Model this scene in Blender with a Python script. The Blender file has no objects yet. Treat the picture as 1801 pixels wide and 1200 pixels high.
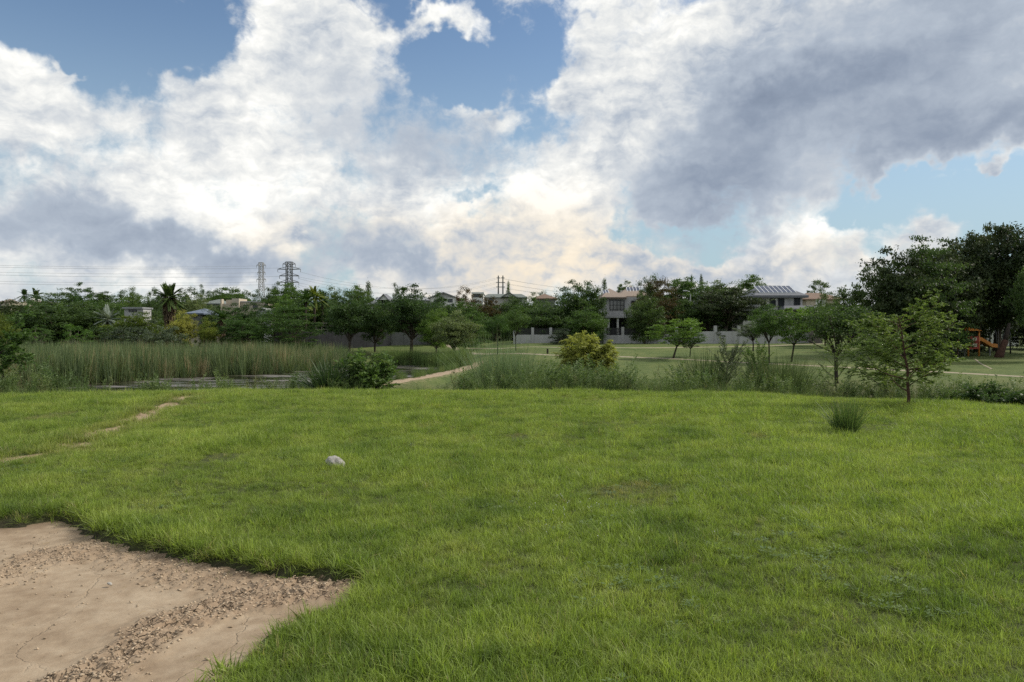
import bpy, math, random
import numpy as np
from math import radians, pi, sin, cos, tan, atan, atan2, sqrt

# ------------------------------------------------------------------ camera, sky, sun, exposure
S = bpy.context.scene
COL = S.collection
EYE = 1.6
F = 1300.0            # focal length in pixels of the 1801 px wide photograph
HOR = 585.0
cd = bpy.data.cameras.new('camera'); cam = bpy.data.objects.new('camera', cd); COL.objects.link(cam)
cd.sensor_width = 36; cd.lens = 36 * F / 1801; cd.clip_start = 0.05; cd.clip_end = 20000
cam.location = (0, 0, EYE); cam.rotation_euler = (pi/2 - atan(15/F), 0, 0)
S.camera = cam
S.view_settings.view_transform = 'Standard'; S.view_settings.look = 'None'
S.view_settings.gamma = 1; S.view_settings.exposure = 0.16
S.view_settings.use_curve_mapping = False
S.render.engine = 'CYCLES'
S.cycles.max_bounces = 6; S.cycles.diffuse_bounces = 3; S.cycles.glossy_bounces = 3
S.cycles.transmission_bounces = 3; S.cycles.transparent_max_bounces = 4
S.cycles.use_denoising = False

SUN_EL, SUN_AZ = 40.0, 72.0       # azimuth measured clockwise from the view direction (+Y)
W = bpy.data.worlds.new('World'); S.world = W; W.use_nodes = True
NT = W.node_tree; NT.nodes.clear()

class E:
    """a tiny expression wrapper round shader sockets"""
    def __init__(s, k): s.k = k
def mth(nt, op, *a, clamp=False):
    n = nt.nodes.new('ShaderNodeMath'); n.operation = op; n.use_clamp = clamp
    for i, v in enumerate(a):
        if isinstance(v, E): nt.links.new(v.k, n.inputs[i])
        else: n.inputs[i].default_value = v
    return E(n.outputs[0])
CUR = [NT]
def _b(op):
    def f(s, o): return mth(CUR[0], op, s, o)
    def r(s, o): return mth(CUR[0], op, o, s)
    return f, r
E.__add__, E.__radd__ = _b('ADD'); E.__sub__, E.__rsub__ = _b('SUBTRACT'); E.__mul__, E.__rmul__ = _b('MULTIPLY')
def sm(x, a, b, c=0.0, d=1.0):
    n = CUR[0].nodes.new('ShaderNodeMapRange'); n.interpolation_type = 'SMOOTHSTEP'
    CUR[0].links.new(x.k, n.inputs[0])
    for i, v in enumerate((a, b, c, d)): n.inputs[i+1].default_value = v
    return E(n.outputs[0])
def lin(x, a, b, c=0.0, d=1.0):
    n = CUR[0].nodes.new('ShaderNodeMapRange'); CUR[0].links.new(x.k, n.inputs[0])
    for i, v in enumerate((a, b, c, d)): n.inputs[i+1].default_value = v
    return E(n.outputs[0])
def vec(x, y, z=0.0):
    n = CUR[0].nodes.new('ShaderNodeCombineXYZ')
    for i, v in enumerate((x, y, z)):
        if isinstance(v, E): CUR[0].links.new(v.k, n.inputs[i])
        else: n.inputs[i].default_value = v
    return E(n.outputs[0])
def vop(op, a, b=None, scale=None):
    n = CUR[0].nodes.new('ShaderNodeVectorMath'); n.operation = op
    for i, v in enumerate((a, b)):
        if v is None: continue
        if isinstance(v, E): CUR[0].links.new(v.k, n.inputs[i])
        else: n.inputs[i].default_value = v
    if scale is not None: n.inputs['Scale'].default_value = scale
    return E(n.outputs['Value'] if op in ('LENGTH', 'DISTANCE', 'DOT_PRODUCT') else n.outputs[0])
def noise(v, scale, detail=4, rough=0.55, dist=0.0, col=False, w=None, dim='3D'):
    n = CUR[0].nodes.new('ShaderNodeTexNoise'); n.noise_dimensions = dim
    if v is not None: CUR[0].links.new(v.k, n.inputs['Vector'])
    n.inputs['Scale'].default_value = scale; n.inputs['Detail'].default_value = detail
    n.inputs['Roughness'].default_value = rough; n.inputs['Distortion'].default_value = dist
    return E(n.outputs['Color'] if col else n.outputs[0])
def mixc(f, a, b):
    n = CUR[0].nodes.new('ShaderNodeMix'); n.data_type = 'RGBA'
    for i, v in ((0, f), (6, a), (7, b)):
        if isinstance(v, E): CUR[0].links.new(v.k, n.inputs[i])
        elif i == 0: n.inputs[0].default_value = v
        else: n.inputs[i].default_value = (*v[:3], 1)
    return E(n.outputs[2])
def srgb(r, g, b):
    f = lambda c: ((c/255+0.055)/1.055)**2.4 if c > 10 else c/255/12.92
    return (f(r), f(g), f(b))

def build_sky():
    STR = 0.1; 
    tc = NT.nodes.new('ShaderNodeTexCoord'); sep = NT.nodes.new('ShaderNodeSeparateXYZ')
    NT.links.new(tc.outputs['Generated'], sep.inputs[0])
    x, y, z = (E(sep.outputs[i]) for i in range(3))
    az = mth(NT, 'ARCTAN2', x, y); el = mth(NT, 'ARCSINE', z)
    P0 = vec(az, el, 0.0)
    D = E(tc.outputs['Generated'])                          # the direction itself: seamless noise
    w1 = vop('SUBTRACT', noise(D, 3.2, 3, .5, col=True), (.5, .5, .5))
    w2 = vop('SUBTRACT', noise(D, 11, 4, .6, col=True), (.5, .5, .5))
    w3 = vop('SUBTRACT', noise(D, 42, 3, .6, col=True), (.5, .5, .5))
    P = vop('ADD', P0, vop('ADD', vop('SCALE', w1, scale=.13), vop('ADD', vop('SCALE', w2, scale=.13), vop('SCALE', w3, scale=.035))))
    P = vop('MULTIPLY', P, (1, 1, 0))
    def blob(cx, cy, rx, ry, rot=0, soft=1.0):
        a = atan((cx-900.5)/F); e = atan((HOR-cy)/F*cos(a))
        m = NT.nodes.new('ShaderNodeMapping'); m.vector_type = 'TEXTURE'
        NT.links.new(P.k, m.inputs[0])
        m.inputs['Location'].default_value = (a, e, 0); m.inputs['Rotation'].default_value = (0, 0, radians(-rot))
        m.inputs['Scale'].default_value = (rx/F*cos(a)**2, ry/F*cos(a), 1)
        d = vop('LENGTH', E(m.outputs[0]))
        return sm(d, 0.35*soft if soft < 1 else 0.35, 1.25, 1, 0)
    def total(lst, base=None):
        t = base
        for b in lst:
            v = blob(*b[:5]) * b[5]
            t = v if t is None else t + v
        return t
    # clouds cover most of this sky; the blobs open the blue gaps and thicken the masses
    n_big = noise(D, 4.5, 8, .58); n_fine = noise(D, 16, 7, .62)
    cover = total([
        (70, 15, 330, 105, 0, -.75), (290, 40, 150, 85, 0, -.6), (225, 130, 70, 62, 30, -.55), (300, 90, 90, 40, 0, -.25), (400, 20, 60, 60, 0, -.3),
        (690, 8, 90, 40, 0, -.5), (850, 20, 130, 40, 0, -.45), (850, 130, 150, 80, 0, -.7), (985, 90, 70, 75, 0, -.55), (800, 185, 90, 30, 0, -.3),
        (960, 235, 60, 38, 0, -.35), (720, 130, 40, 40, 0, -.2),
        (1690, 350, 260, 58, -10, -.55), (1500, 365, 200, 34, -6, -.32), (1180, 392, 150, 30, 0, -.45), (1100, 350, 50, 22, 0, -.25), (1780, 400, 120, 90, 0, -.5), (826, 345, 45, 16, 0, -.3), (1640, 455, 150, 25, 0, -.2),
        (812, 62, 95, 38, 12, .62), (30, 190, 150, 110, 35, .5), (150, 250, 120, 60, 20, .35), (550, 60, 160, 130, 40, .4), (450, 190, 200, 120, 10, .35),
        (1380, 150, 420, 190, -15, .45), (1080, 40, 90, 60, 0, .2), (1050, 200, 80, 120, 0, .2), (1700, 180, 260, 120, -15, .4),
        (1660, 340, 110, 14, -12, .38), (1785, 283, 38, 18, 0, .55), (1400, 415, 240, 26, -4, .42), (1200, 470, 700, 50, 0, .35), (500, 430, 800, 80, 0, .4), (980, 350, 110, 60, 0, .35),
        (530, 330, 110, 60, 0, .4), (1150, 330, 120, 40, 0, .2), (1700, 250, 200, 40, -14, .3), (235, 85, 90, 10, -28, .4), (220, 128, 120, 13, -24, .45),
    ])
    wisp = noise(vop('MULTIPLY', vop('ADD', D, vop('SCALE', w2, scale=.12)), (1, 1, 2.6)), 9, 8, .66)
    dens = 0.62 + cover * .82 + (n_big - .5) * 1.75 + (n_fine - .5) * 1.0 + (wisp - .5) * .9
    mask = sm(dens, .26, .80)
    thick = sm(dens, .55, 1.35)
    # relief: noise seen against the same noise a little towards the light
    off = (-.035, .02, .05)
    D2 = vop('ADD', D, off)
    rel = noise(D, 5, 8, .55) - noise(D2, 5, 8, .55)
    off2 = (-.012, .004, .016)
    DS = vop('MULTIPLY', vop('ADD', D, vop('SCALE', w2, scale=.05)), (1, 1, 1.9)); rel2 = noise(DS, 15, 7, .6) - noise(vop('ADD', DS, off2), 15, 7, .6)
    shade = total([
        (1560, 90, 420, 130, -18, .50), (1330, 230, 300, 85, -12, .46), (1750, 190, 300, 120, -20, .28), (1380, 330, 420, 70, -10, .30),
        (620, 195, 210, 95, 25, .36), (760, 260, 200, 60, 10, .22), (520, 270, 120, 60, 0, .14), (330, 250, 120, 40, 15, .18), (150, 425, 420, 60, 3, .48), (60, 480, 300, 40, 0, .16), (390, 450, 200, 45, 0, .30), (700, 420, 260, 40, 0, .18), (1560, 280, 420, 60, -16, .22), (1250, 445, 260, 22, 0, .16), (900, 410, 120, 22, 0, .14), (1420, 450, 300, 18, 0, .14),
        (600, 440, 200, 60, 0, .28), (1210, 340, 180, 60, 0, .3), (900, 300, 120, 30, 10, .15), (800, 460, 200, 40, 0, .22), (1080, 440, 100, 25, 0, .12), (1010, 130, 40, 40, 0, -.1),
        (60, 190, 170, 110, 30, -.30), (160, 300, 200, 60, 0, -.18), (470, 90, 130, 90, 30, -.15), (820, 50, 90, 40, 0, -.3), (490, 350, 110, 60, 0, -.22), (1080, 60, 90, 70, 0, -.2), (1060, 170, 90, 40, 0, -.16), (1170, 250, 70, 40, 0, -.2),
        (860, 340, 180, 60, 0, -.22), (1000, 380, 120, 60, 0, -.16), (1400, 470, 400, 60, 0, .12),
    ])
    soft = noise(vop('ADD', D, vop('SCALE', w1, scale=.35)), 2.6, 5, .5)
    lum = .745 + (soft - .5) * .35 - shade * .46 + (rel * .95 + rel2 * .85) * sm(shade, .0, .50, 1.0, .28) + (n_fine-.5) * .05 - (thick-.5) * .10
    cr = NT.nodes.new('ShaderNodeValToRGB'); NT.links.new(lum.k, cr.inputs[0])
    stops = [(.18, (112, 125, 145)), (.34, (139, 151, 169)), (.52, (171, 181, 194)), (.66, (201, 206, 211)), (.82, (229, 230, 228)), (.98, (252, 251, 246))]
    el_ = cr.color_ramp.elements
    while len(el_) > 2: el_.remove(el_[-1])
    for i, (p, c) in enumerate(stops):
        e = el_[i] if i < 2 else el_.new(p)
        e.position = p; e.color = (*srgb(*c), 1)
    cc = E(cr.outputs[0])
    # clouds low over the horizon take the warm light of the low haze
    warm = sm(el, .02, .27, 1, 0) * sm(lum, .45, .85)
    glow = total([(930, 440, 330, 110, 0, .75), (560, 400, 160, 60, 0, .35), (1350, 450, 330, 40, 0, .35)])
    cc = mixc(warm * glow, cc, srgb(246, 224, 188))
    lowg = sm(el, .0, .10, 1, 0)
    cc = mixc(lowg * .6, cc, srgb(197, 199, 202))
    sky = NT.nodes.new('ShaderNodeTexSky'); sky.sky_type = 'NISHITA'; sky.sun_disc = False
    sky.sun_elevation = radians(SUN_EL); sky.sun_rotation = radians(SUN_AZ)
    sky.altitude = 1500; sky.air_density = 1.0; sky.dust_density = 1.2; sky.ozone_density = 1.5
    skyc = vop('MULTIPLY', E(sky.outputs[0]), (1.16, 1.20, 1.16))
    ccs = vop('SCALE', cc, scale=1/STR)
    air = mixc(sm(el, .0, .42, .96, 0), skyc, tuple(c/STR for c in srgb(166, 188, 196)))
    out = mixc(mask, air, ccs)
    bg = NT.nodes.new('ShaderNodeBackground'); bg.inputs[1].default_value = STR
    wo = NT.nodes.new('ShaderNodeOutputWorld')
    NT.links.new(out.k, bg.inputs[0]); NT.links.new(bg.outputs[0], wo.inputs[0])
    W.cycles.sampling_method = 'MANUAL'; W.cycles.sample_map_resolution = 512
build_sky()

ld = bpy.data.lights.new('sun', 'SUN'); ld.energy = 3.3; ld.angle = radians(6); ld.color = (1, .93, .82)
sun = bpy.data.objects.new('sun', ld); COL.objects.link(sun)
# rotation so that light comes from azimuth SUN_AZ (clockwise from +Y), elevation SUN_EL
sun.rotation_euler = (pi/2 - radians(SUN_EL), 0, pi - radians(SUN_AZ))

# ------------------------------------------------------------------ numeric helpers
RNG = np.random.default_rng(7)
random.seed(7)
def _hash(ix, iy, seed):
    h = (ix.astype(np.int64) * 374761393 + iy.astype(np.int64) * 668265263 + seed * 1442695041) & 0xffffffff
    h = ((h ^ (h >> 13)) * 1274126177) & 0xffffffff
    return ((h ^ (h >> 16)) & 0xffff) / 65535.0
def vnoise(x, y, seed=0):
    x = np.asarray(x, float); y = np.asarray(y, float)
    ix = np.floor(x); iy = np.floor(y); fx = x-ix; fy = y-iy
    fx = fx*fx*(3-2*fx); fy = fy*fy*(3-2*fy)
    a = _hash(ix, iy, seed); b = _hash(ix+1, iy, seed); c = _hash(ix, iy+1, seed); d = _hash(ix+1, iy+1, seed)
    return a+(b-a)*fx+(c-a)*fy+(a-b-c+d)*fx*fy
def fbm(x, y, seed=0, oct=4):
    v = 0; a = .5; t = 0
    for o in range(oct):
        v = v + a*vnoise(x*2**o, y*2**o, seed+o*17); t += a; a *= .5
    return v/t
def sstep(x, a, b):
    t = np.clip((np.asarray(x, float)-a)/(b-a), 0, 1); return t*t*(3-2*t)
def poly_sd(px, py, poly):
    """signed distance to a polygon, negative inside"""
    px = np.asarray(px, float); py = np.asarray(py, float)
    d = np.full(px.shape, 1e9); ins = np.zeros(px.shape, bool)
    n = len(poly)
    for i in range(n):
        ax, ay = poly[i]; bx, by = poly[(i+1) % n]
        ex, ey = bx-ax, by-ay
        t = np.clip(((px-ax)*ex+(py-ay)*ey)/(ex*ex+ey*ey+1e-12), 0, 1)
        d = np.minimum(d, np.hypot(px-ax-t*ex, py-ay-t*ey))
        c = ((ay > py) != (by > py)) & (px < (bx-ax)*(py-ay)/((by-ay) if by != ay else 1e-9)+ax)
        ins ^= c
    return np.where(ins, -d, d)
def line_d(px, py, line):
    px = np.asarray(px, float); py = np.asarray(py, float); d = np.full(px.shape, 1e9)
    for (ax, ay), (bx, by) in zip(line[:-1], line[1:]):
        ex, ey = bx-ax, by-ay
        t = np.clip(((px-ax)*ex+(py-ay)*ey)/(ex*ex+ey*ey+1e-12), 0, 1)
        d = np.minimum(d, np.hypot(px-ax-t*ex, py-ay-t*ey))
    return d
def flat(px, py, z=0.0):
    d = (EYE-z)*F/(py-HOR); return ((px-900.5)/F*d, d)

# ------------------------------------------------------------------ lie of the land
SAND_POLY = [flat(*p) for p in ((-260, 945), (-120, 925), (0, 914), (45, 911), (105, 902), (138, 914), (150, 928), (215, 945), (270, 958), (335, 972), (420, 984), (500, 994), (560, 1003), (632, 1016),
             (604, 1036), (575, 1052), (520, 1078), (470, 1110), (420, 1146), (352, 1188), (318, 1215), (280, 1300), (200, 1420), (-500, 1420), (-700, 1200))]
CRU = [-1.2, -.69, -.46, -.25, 0, .31, .46, .69, 1.2]
CRD = [17.5, 18.9, 20.4, 20.9, 20.9, 19.8, 18.0, 16.4, 14.5]
R_Y = [0, 28, 40, 60, 77, 92, 130, 200, 400, 1000, 9000]; R_Z = [-1.2, -1.62, -1.35, -.75, -.1, .3, 1.2, 2.4, 4.0, 6, 8]
L_Y = [0, 28, 34, 37, 78, 83, 100, 130, 200, 400, 1000, 9000]; L_Z = [-1.5, -1.58, -1.6, -1.62, -1.6, -1.3, 0, .7, 2.2, 4.0, 6, 8]
POND = [(-120, 38), (-60, 37), (-30, 35), (-16, 34), (-9.5, 34.5), (-7.6, 38), (-5.6, 46), (-4.4, 54), (-4.6, 62), (-6, 72), (-13, 79), (-30, 80), (-70, 80), (-120, 78)]
BANK = [(-8.6, 33.5), (-7.6, 36.5), (-6.6, 40.5), (-5.2, 46), (-3.9, 53), (-3.2, 60), (-3.0, 66)]
TRAIL = [flat(*p) for p in ((-80, 822), (0, 811), (60, 802), (108, 794), (165, 768), (232, 742), (290, 716), (335, 698))]
WATER_Z = -1.75
def ground(x, y):
    x = np.asarray(x, float); y = np.asarray(y, float)
    yy = np.maximum(y, .01); u = np.clip(x/np.maximum(yy, 6), -1.2, 1.2)
    c = np.interp(u, CRU, CRD)
    w = sstep(x + (y-50)*.02, -9, 3)
    base = np.interp(yy, L_Y, L_Z)*(1-w)+np.interp(yy, R_Y, R_Z)*w
    t = sstep(yy-c, -1.5, 8.5)
    z = base*t
    far = sstep(yy, 24, 60)
    z = z + (fbm(x*.35, y*.35, 3, 3)-.5)*.10*(1-far)*sstep(np.abs(yy), 0, 4) + (fbm(x*.09, y*.09, 9, 3)-.5)*.5*far*sstep(yy, 85, 140) + (fbm(x*.15, y*.15, 29, 3)-.5)*.12*far
    pd = poly_sd(x, y, POND)
    ps = sstep(pd, -2.5, 2.5); z = z*ps+(-2.25)*(1-ps)
    bd = line_d(x, y, BANK)
    z = np.maximum(z, -1.12-np.maximum(bd-.75, 0)*.42-.03*bd)
    return z
def sand_depth(x, y):
    sd = poly_sd(x, y, SAND_POLY)-.07
    wob = (fbm(x*3, y*3, 41, 3)-.5)*.16+(fbm(x*11, y*11, 43, 3)-.5)*.13
    return sd+wob
def g1(x, y): return float(ground(np.array([x]), np.array([y]))[0])
def hit(px, py, dmin=1.5, dmax=400):
    """where the sight line through a photograph pixel meets the ground, beyond dmin"""
    ys = np.exp(np.linspace(math.log(dmin), math.log(dmax), 900))
    xs = (px-900.5)/F*ys; zr = EYE+(HOR-py)/F*ys
    below = zr < ground(xs, ys)
    i = int(np.argmax(below)) if below.any() else len(ys)-1
    return (float(xs[i]), float(ys[i]))
def X_(px, D): return (px-900.5)/F*D
def Z_(py, D): return EYE+(HOR-py)/F*D

# ------------------------------------------------------------------ mesh helpers
def mesh_np(name, verts, faces, mat=None, parent=None, smooth=False, attrs=None, link=True):
    """verts (N,3) array, faces (M,k) array with k = 3 or 4"""
    verts = np.asarray(verts, np.float32); faces = np.asarray(faces, np.int32)
    me = bpy.data.meshes.new(name); k = faces.shape[1]
    me.vertices.add(len(verts)); me.vertices.foreach_set('co', verts.ravel())
    me.loops.add(faces.size); me.loops.foreach_set('vertex_index', faces.ravel())
    me.polygons.add(len(faces)); me.polygons.foreach_set('loop_start', np.arange(0, faces.size, k, dtype=np.int32))
    me.polygons.foreach_set('loop_total', np.full(len(faces), k, np.int32))
    if smooth: me.polygons.foreach_set('use_smooth', np.ones(len(faces), bool))
    me.update(calc_edges=True)
    for n, a in (attrs or {}).items():
        at = me.attributes.new(n, 'FLOAT', 'POINT'); at.data.foreach_set('value', np.asarray(a, np.float32))
    if mat: me.materials.append(mat)
    if not link: return me
    o = bpy.data.objects.new(name, me); COL.objects.link(o)
    if parent: o.parent = parent
    return o
class MB:
    def __init__(s): s.v = []; s.f = []; s.sm = []
    def add(s, vs, fs):
        b = len(s.v); s.v += [tuple(v) for v in vs]; s.f += [tuple(b+i for i in f) for f in fs]; return s
    def box(s, x0, x1, y0, y1, z0, z1):
        return s.add([(x0,y0,z0),(x1,y0,z0),(x1,y1,z0),(x0,y1,z0),(x0,y0,z1),(x1,y0,z1),(x1,y1,z1),(x0,y1,z1)],
                     [(0,3,2,1),(4,5,6,7),(0,1,5,4),(1,2,6,5),(2,3,7,6),(3,0,4,7)])
    def tube(s, pts, rads, n=6, cap=True):
        pts = [np.array(p, float) for p in pts]
        if not hasattr(rads, '__len__'): rads = [rads]*len(pts)
        b = len(s.v); m = len(pts)
        up = np.array([.13, .27, .95])
        for i, p in enumerate(pts):
            t = pts[min(i+1, m-1)]-pts[max(i-1, 0)]; t = t/(np.linalg.norm(t)+1e-9)
            a = np.cross(t, up if abs(t@up) < .9 else np.array([1., 0, 0])); a /= np.linalg.norm(a)+1e-9; c = np.cross(t, a)
            for j in range(n):
                q = p+(a*cos(2*pi*j/n)+c*sin(2*pi*j/n))*rads[i]; s.v.append(tuple(q))
        for i in range(m-1):
            for j in range(n):
                k = (j+1) % n; s.f.append((b+i*n+j, b+i*n+k, b+(i+1)*n+k, b+(i+1)*n+j))
        if cap:
            s.f.append(tuple(b+j for j in range(n))[::-1]); s.f.append(tuple(b+(m-1)*n+j for j in range(n)))
        return s
    def build(s, name, mat, parent=None, smooth=False, link=True):
        me = bpy.data.meshes.new(name); me.from_pydata(s.v, [], s.f); me.materials.append(mat)
        if smooth: me.polygons.foreach_set('use_smooth', [True]*len(me.polygons))
        me.update()
        if not link: return me
        o = bpy.data.objects.new(name, me); COL.objects.link(o)
        if parent: o.parent = parent
        return o
def tag(o, label=None, cat=None, group=None, kind=None):
    if label: o['label'] = label
    if cat: o['category'] = cat
    if group: o['group'] = group
    if kind: o['kind'] = kind
    return o
def empty(name, loc=(0, 0, 0), rz=0.0, **k):
    o = bpy.data.objects.new(name, None); COL.objects.link(o); o.location = loc; o.rotation_euler = (0, 0, rz)
    o.empty_display_size = .3
    return tag(o, **k)

# ------------------------------------------------------------------ materials
def new_mat(name):
    m = bpy.data.materials.new(name); m.use_nodes = True; nt = m.node_tree; nt.nodes.clear(); CUR[0] = nt
    return m, nt
def attr(name, typ='GEOMETRY', out='Fac'):
    n = CUR[0].nodes.new('ShaderNodeAttribute'); n.attribute_name = name; n.attribute_type = typ; return E(n.outputs[out])
def posn():
    return E(CUR[0].nodes.new('ShaderNodeNewGeometry').outputs['Position'])
def objrand():
    return E(CUR[0].nodes.new('ShaderNodeObjectInfo').outputs['Random'])
def pbsdf(col, rough=.8, spec=.3, normal=None, metal=0.0):
    n = CUR[0].nodes.new('ShaderNodeBsdfPrincipled')
    for key, v in (('Base Color', col), ('Roughness', rough), ('Specular IOR Level', spec), ('Metallic', metal)):
        if isinstance(v, E): CUR[0].links.new(v.k, n.inputs[key])
        elif key == 'Base Color': n.inputs[key].default_value = (*v[:3], 1)
        else: n.inputs[key].default_value = v
    if normal: CUR[0].links.new(normal.k, n.inputs['Normal'])
    return E(n.outputs[0])
def out(sh):
    o = CUR[0].nodes.new('ShaderNodeOutputMaterial'); CUR[0].links.new(sh.k, o.inputs[0])
def bump(h, strength=.5, dist=.02):
    n = CUR[0].nodes.new('ShaderNodeBump'); n.inputs['Strength'].default_value = strength; n.inputs['Distance'].default_value = dist
    CUR[0].links.new(h.k, n.inputs['Height']); return E(n.outputs[0])
def ramp(x, stops):
    cr = CUR[0].nodes.new('ShaderNodeValToRGB'); CUR[0].links.new(x.k, cr.inputs[0]); e = cr.color_ramp.elements
    for i, (p, c) in enumerate(stops):
        q = e[i] if i < 2 else e.new(p)
        q.position = p; q.color = (*c, 1)
    return E(cr.outputs[0])
def leafy(name, c1, c2, c3=None, transl=.35, rough=.55, spec=.25, tcol=1.35, base=None):
    """leaf material: colour between c1 and c2 by the leaf's own tint, a little different from plant to plant"""
    m, nt = new_mat(name)
    t = attr('tint'); r = objrand()
    c = mixc(t, c1, c2)
    if c3: c = mixc(sm(noise(posn(), 1.3, 3), .5, .72), c, c3)
    if base: c = mixc(sm(attr('along')+t*.15, .02, .42), base, c)
    hs = nt.nodes.new('ShaderNodeHueSaturation'); nt.links.new(c.k, hs.inputs['Color'])
    nt.links.new(lin(r, 0, 1, .485, .515).k, hs.inputs['Hue']); nt.links.new(lin(r, 0, 1, 1.2, .85).k, hs.inputs['Value'])
    c = E(hs.outputs[0])
    p = pbsdf(c, rough, spec)
    tr = nt.nodes.new('ShaderNodeBsdfTranslucent'); nt.links.new(vop('MULTIPLY', c, (tcol, tcol*1.05, tcol*.6)).k, tr.inputs[0])
    mx = nt.nodes.new('ShaderNodeMixShader'); mx.inputs[0].default_value = transl
    nt.links.new(p.k, mx.inputs[1]); nt.links.new(tr.outputs[0], mx.inputs[2]); out(E(mx.outputs[0]))
    return m
def plain(name, c, rough=.8, spec=.3, var=.12, scale=3.0, bumps=0.0, bscale=20, metal=0.0, streak=False):
    m, nt = new_mat(name)
    p = posn()
    n = noise(p, scale, 5, .6)
    f = lin(n, .3, .7, 1-var, 1+var)
    if streak:
        n2 = noise(vop('MULTIPLY', p, (1, 1, .12)), scale*1.7, 4, .6); f = f*lin(n2, .3, .75, 1.05, 1-var*1.3)
    v = CUR[0].nodes.new('ShaderNodeVectorMath'); v.operation = 'SCALE'; v.inputs[0].default_value = c; nt.links.new(f.k, v.inputs['Scale'])
    b = bump(noise(p, bscale, 4, .6), .6, bumps) if bumps else None
    out(pbsdf(E(v.outputs[0]), rough, spec, b, metal)); return m

M = {}
# foliage, by look
M['dark'] = leafy('foliage_dark', (0.034, 0.063, 0.022), (0.088, 0.144, 0.040), (0.056, 0.093, 0.026))
M['darkest'] = leafy('foliage_darkest', (0.025, 0.042, 0.017), (0.062, 0.088, 0.034), (0.047, 0.055, 0.022), transl=.25)  # the darkest of the leaf greens
M['mid'] = leafy('foliage_mid', (0.041, 0.081, 0.022), (0.101, 0.169, 0.038), (0.061, 0.115, 0.024))
M['bright'] = leafy('foliage_bright', (0.066, 0.126, 0.024), (0.150, 0.246, 0.043), (0.102, 0.180, 0.029))
M['olive'] = leafy('foliage_olive', (0.101, 0.127, 0.050), (0.218, 0.265, 0.113), (0.146, 0.182, 0.081))
M['grey'] = leafy('foliage_grey_green', (0.054, 0.074, 0.046), (0.132, 0.168, 0.108), (0.084, 0.108, 0.066))
M['silver'] = leafy('foliage_silver', (.13, .16, .13), (.25, .29, .24), transl=.2)
M['yellow'] = leafy('foliage_yellow', (.22, .235, .055), (.50, .48, .14), (.30, .32, .08), transl=.45)
M['red'] = leafy('foliage_reddish', (0.052, 0.044, 0.018), (0.111, 0.065, 0.029), (0.058, 0.072, 0.023))
M['acid'] = leafy('foliage_yellow_green', (0.086, 0.121, 0.021), (0.196, 0.230, 0.037), (0.115, 0.172, 0.025))
M['sap'] = leafy('foliage_feathery', (0.068, 0.115, 0.030), (0.162, 0.230, 0.061), (0.108, 0.169, 0.041))
M['reed'] = leafy('reed_leaves', (.052, .085, .036), (.155, .200, .095), (.10, .125, .055), transl=.3, base=(.12, .10, .05))
M['reed_dry'] = leafy('dry_stems', (.20, .16, .085), (.36, .30, .17), transl=.2)
M['sedge'] = leafy('sedge_blades', (0.057, 0.098, 0.029), (0.159, 0.223, 0.069), (0.086, 0.122, 0.043), transl=.3)
M['blue_sedge'] = leafy('bluish_blades', (.080, .135, .065), (.20, .28, .145), transl=.25)
M['weed'] = leafy('tall_weeds', (.068, .110, .034), (.165, .230, .085), (.15, .155, .07), transl=.3)
M['rust'] = leafy('rusty_scrub', (.10, .075, .03), (.19, .15, .06), (.09, .10, .035), transl=.2)
M['skirt'] = leafy('dead_fronds', (.10, .070, .045), (.20, .14, .09), transl=.1)
M['bark'] = plain('bark', (.075, .060, .046), .9, .2, .35, 6, .02, 30)
M['bark_dark'] = plain('dark_bark', (.040, .032, .026), .9, .2, .35, 6, .02, 30)
M['bark_pale'] = plain('pale_bark', (.17, .15, .12), .9, .2, .3, 6, .02, 30)
M['bark_red'] = plain('reddish_bark', (.075, .040, .028), .9, .2, .35, 5, .03, 20)

def grass_color(p, near=True):
    """colour of the turf from where it stands: fresh, deep, straw and yellow patches"""
    big = noise(p, .33, 4, .55); mid = noise(p, 1.25, 4, .6); fin = noise(p, 5.5, 3, .6)
    c = ramp(mid*.55+fin*.22+big*.32+(-.05), [(.38, (.128, .188, .038)), (.46, (.196, .264, .052)), (.55, (.262, .325, .070)), (.66, (.335, .372, .105))])
    worn = noise(vop('ADD', p, (13, 5, 0)), .8, 5, .62)
    c = mixc(sm(worn, .62, .78)*.4, c, (.24, .24, .10))
    return c
def make_blade_mat():
    m, nt = new_mat('grass_blades')
    p = vop('MULTIPLY', posn(), (1, 1, .2)); c = grass_color(p)
    t = attr('tint'); h = attr('along')
    dry = attr('dry', 'INSTANCER')
    c = mixc(sm(dry+t*.5, .45, 1.1), c, (.30, .255, .12))
    r = objrand()
    v = CUR[0].nodes.new('ShaderNodeVectorMath'); v.operation = 'SCALE'; nt.links.new(c.k, v.inputs[0])
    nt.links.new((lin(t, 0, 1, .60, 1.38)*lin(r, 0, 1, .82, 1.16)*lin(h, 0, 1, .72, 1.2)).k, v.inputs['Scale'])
    c = E(v.outputs[0])
    pb = pbsdf(c, .5, .35)
    tr = nt.nodes.new('ShaderNodeBsdfTranslucent'); nt.links.new(vop('MULTIPLY', c, (1.25, 1.35, .7)).k, tr.inputs[0])
    mx = nt.nodes.new('ShaderNodeMixShader'); mx.inputs[0].default_value = .42
    nt.links.new(pb.k, mx.inputs[1]); nt.links.new(tr.outputs[0], mx.inputs[2]); out(E(mx.outputs[0])); return m
M['blade'] = make_blade_mat()
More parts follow.
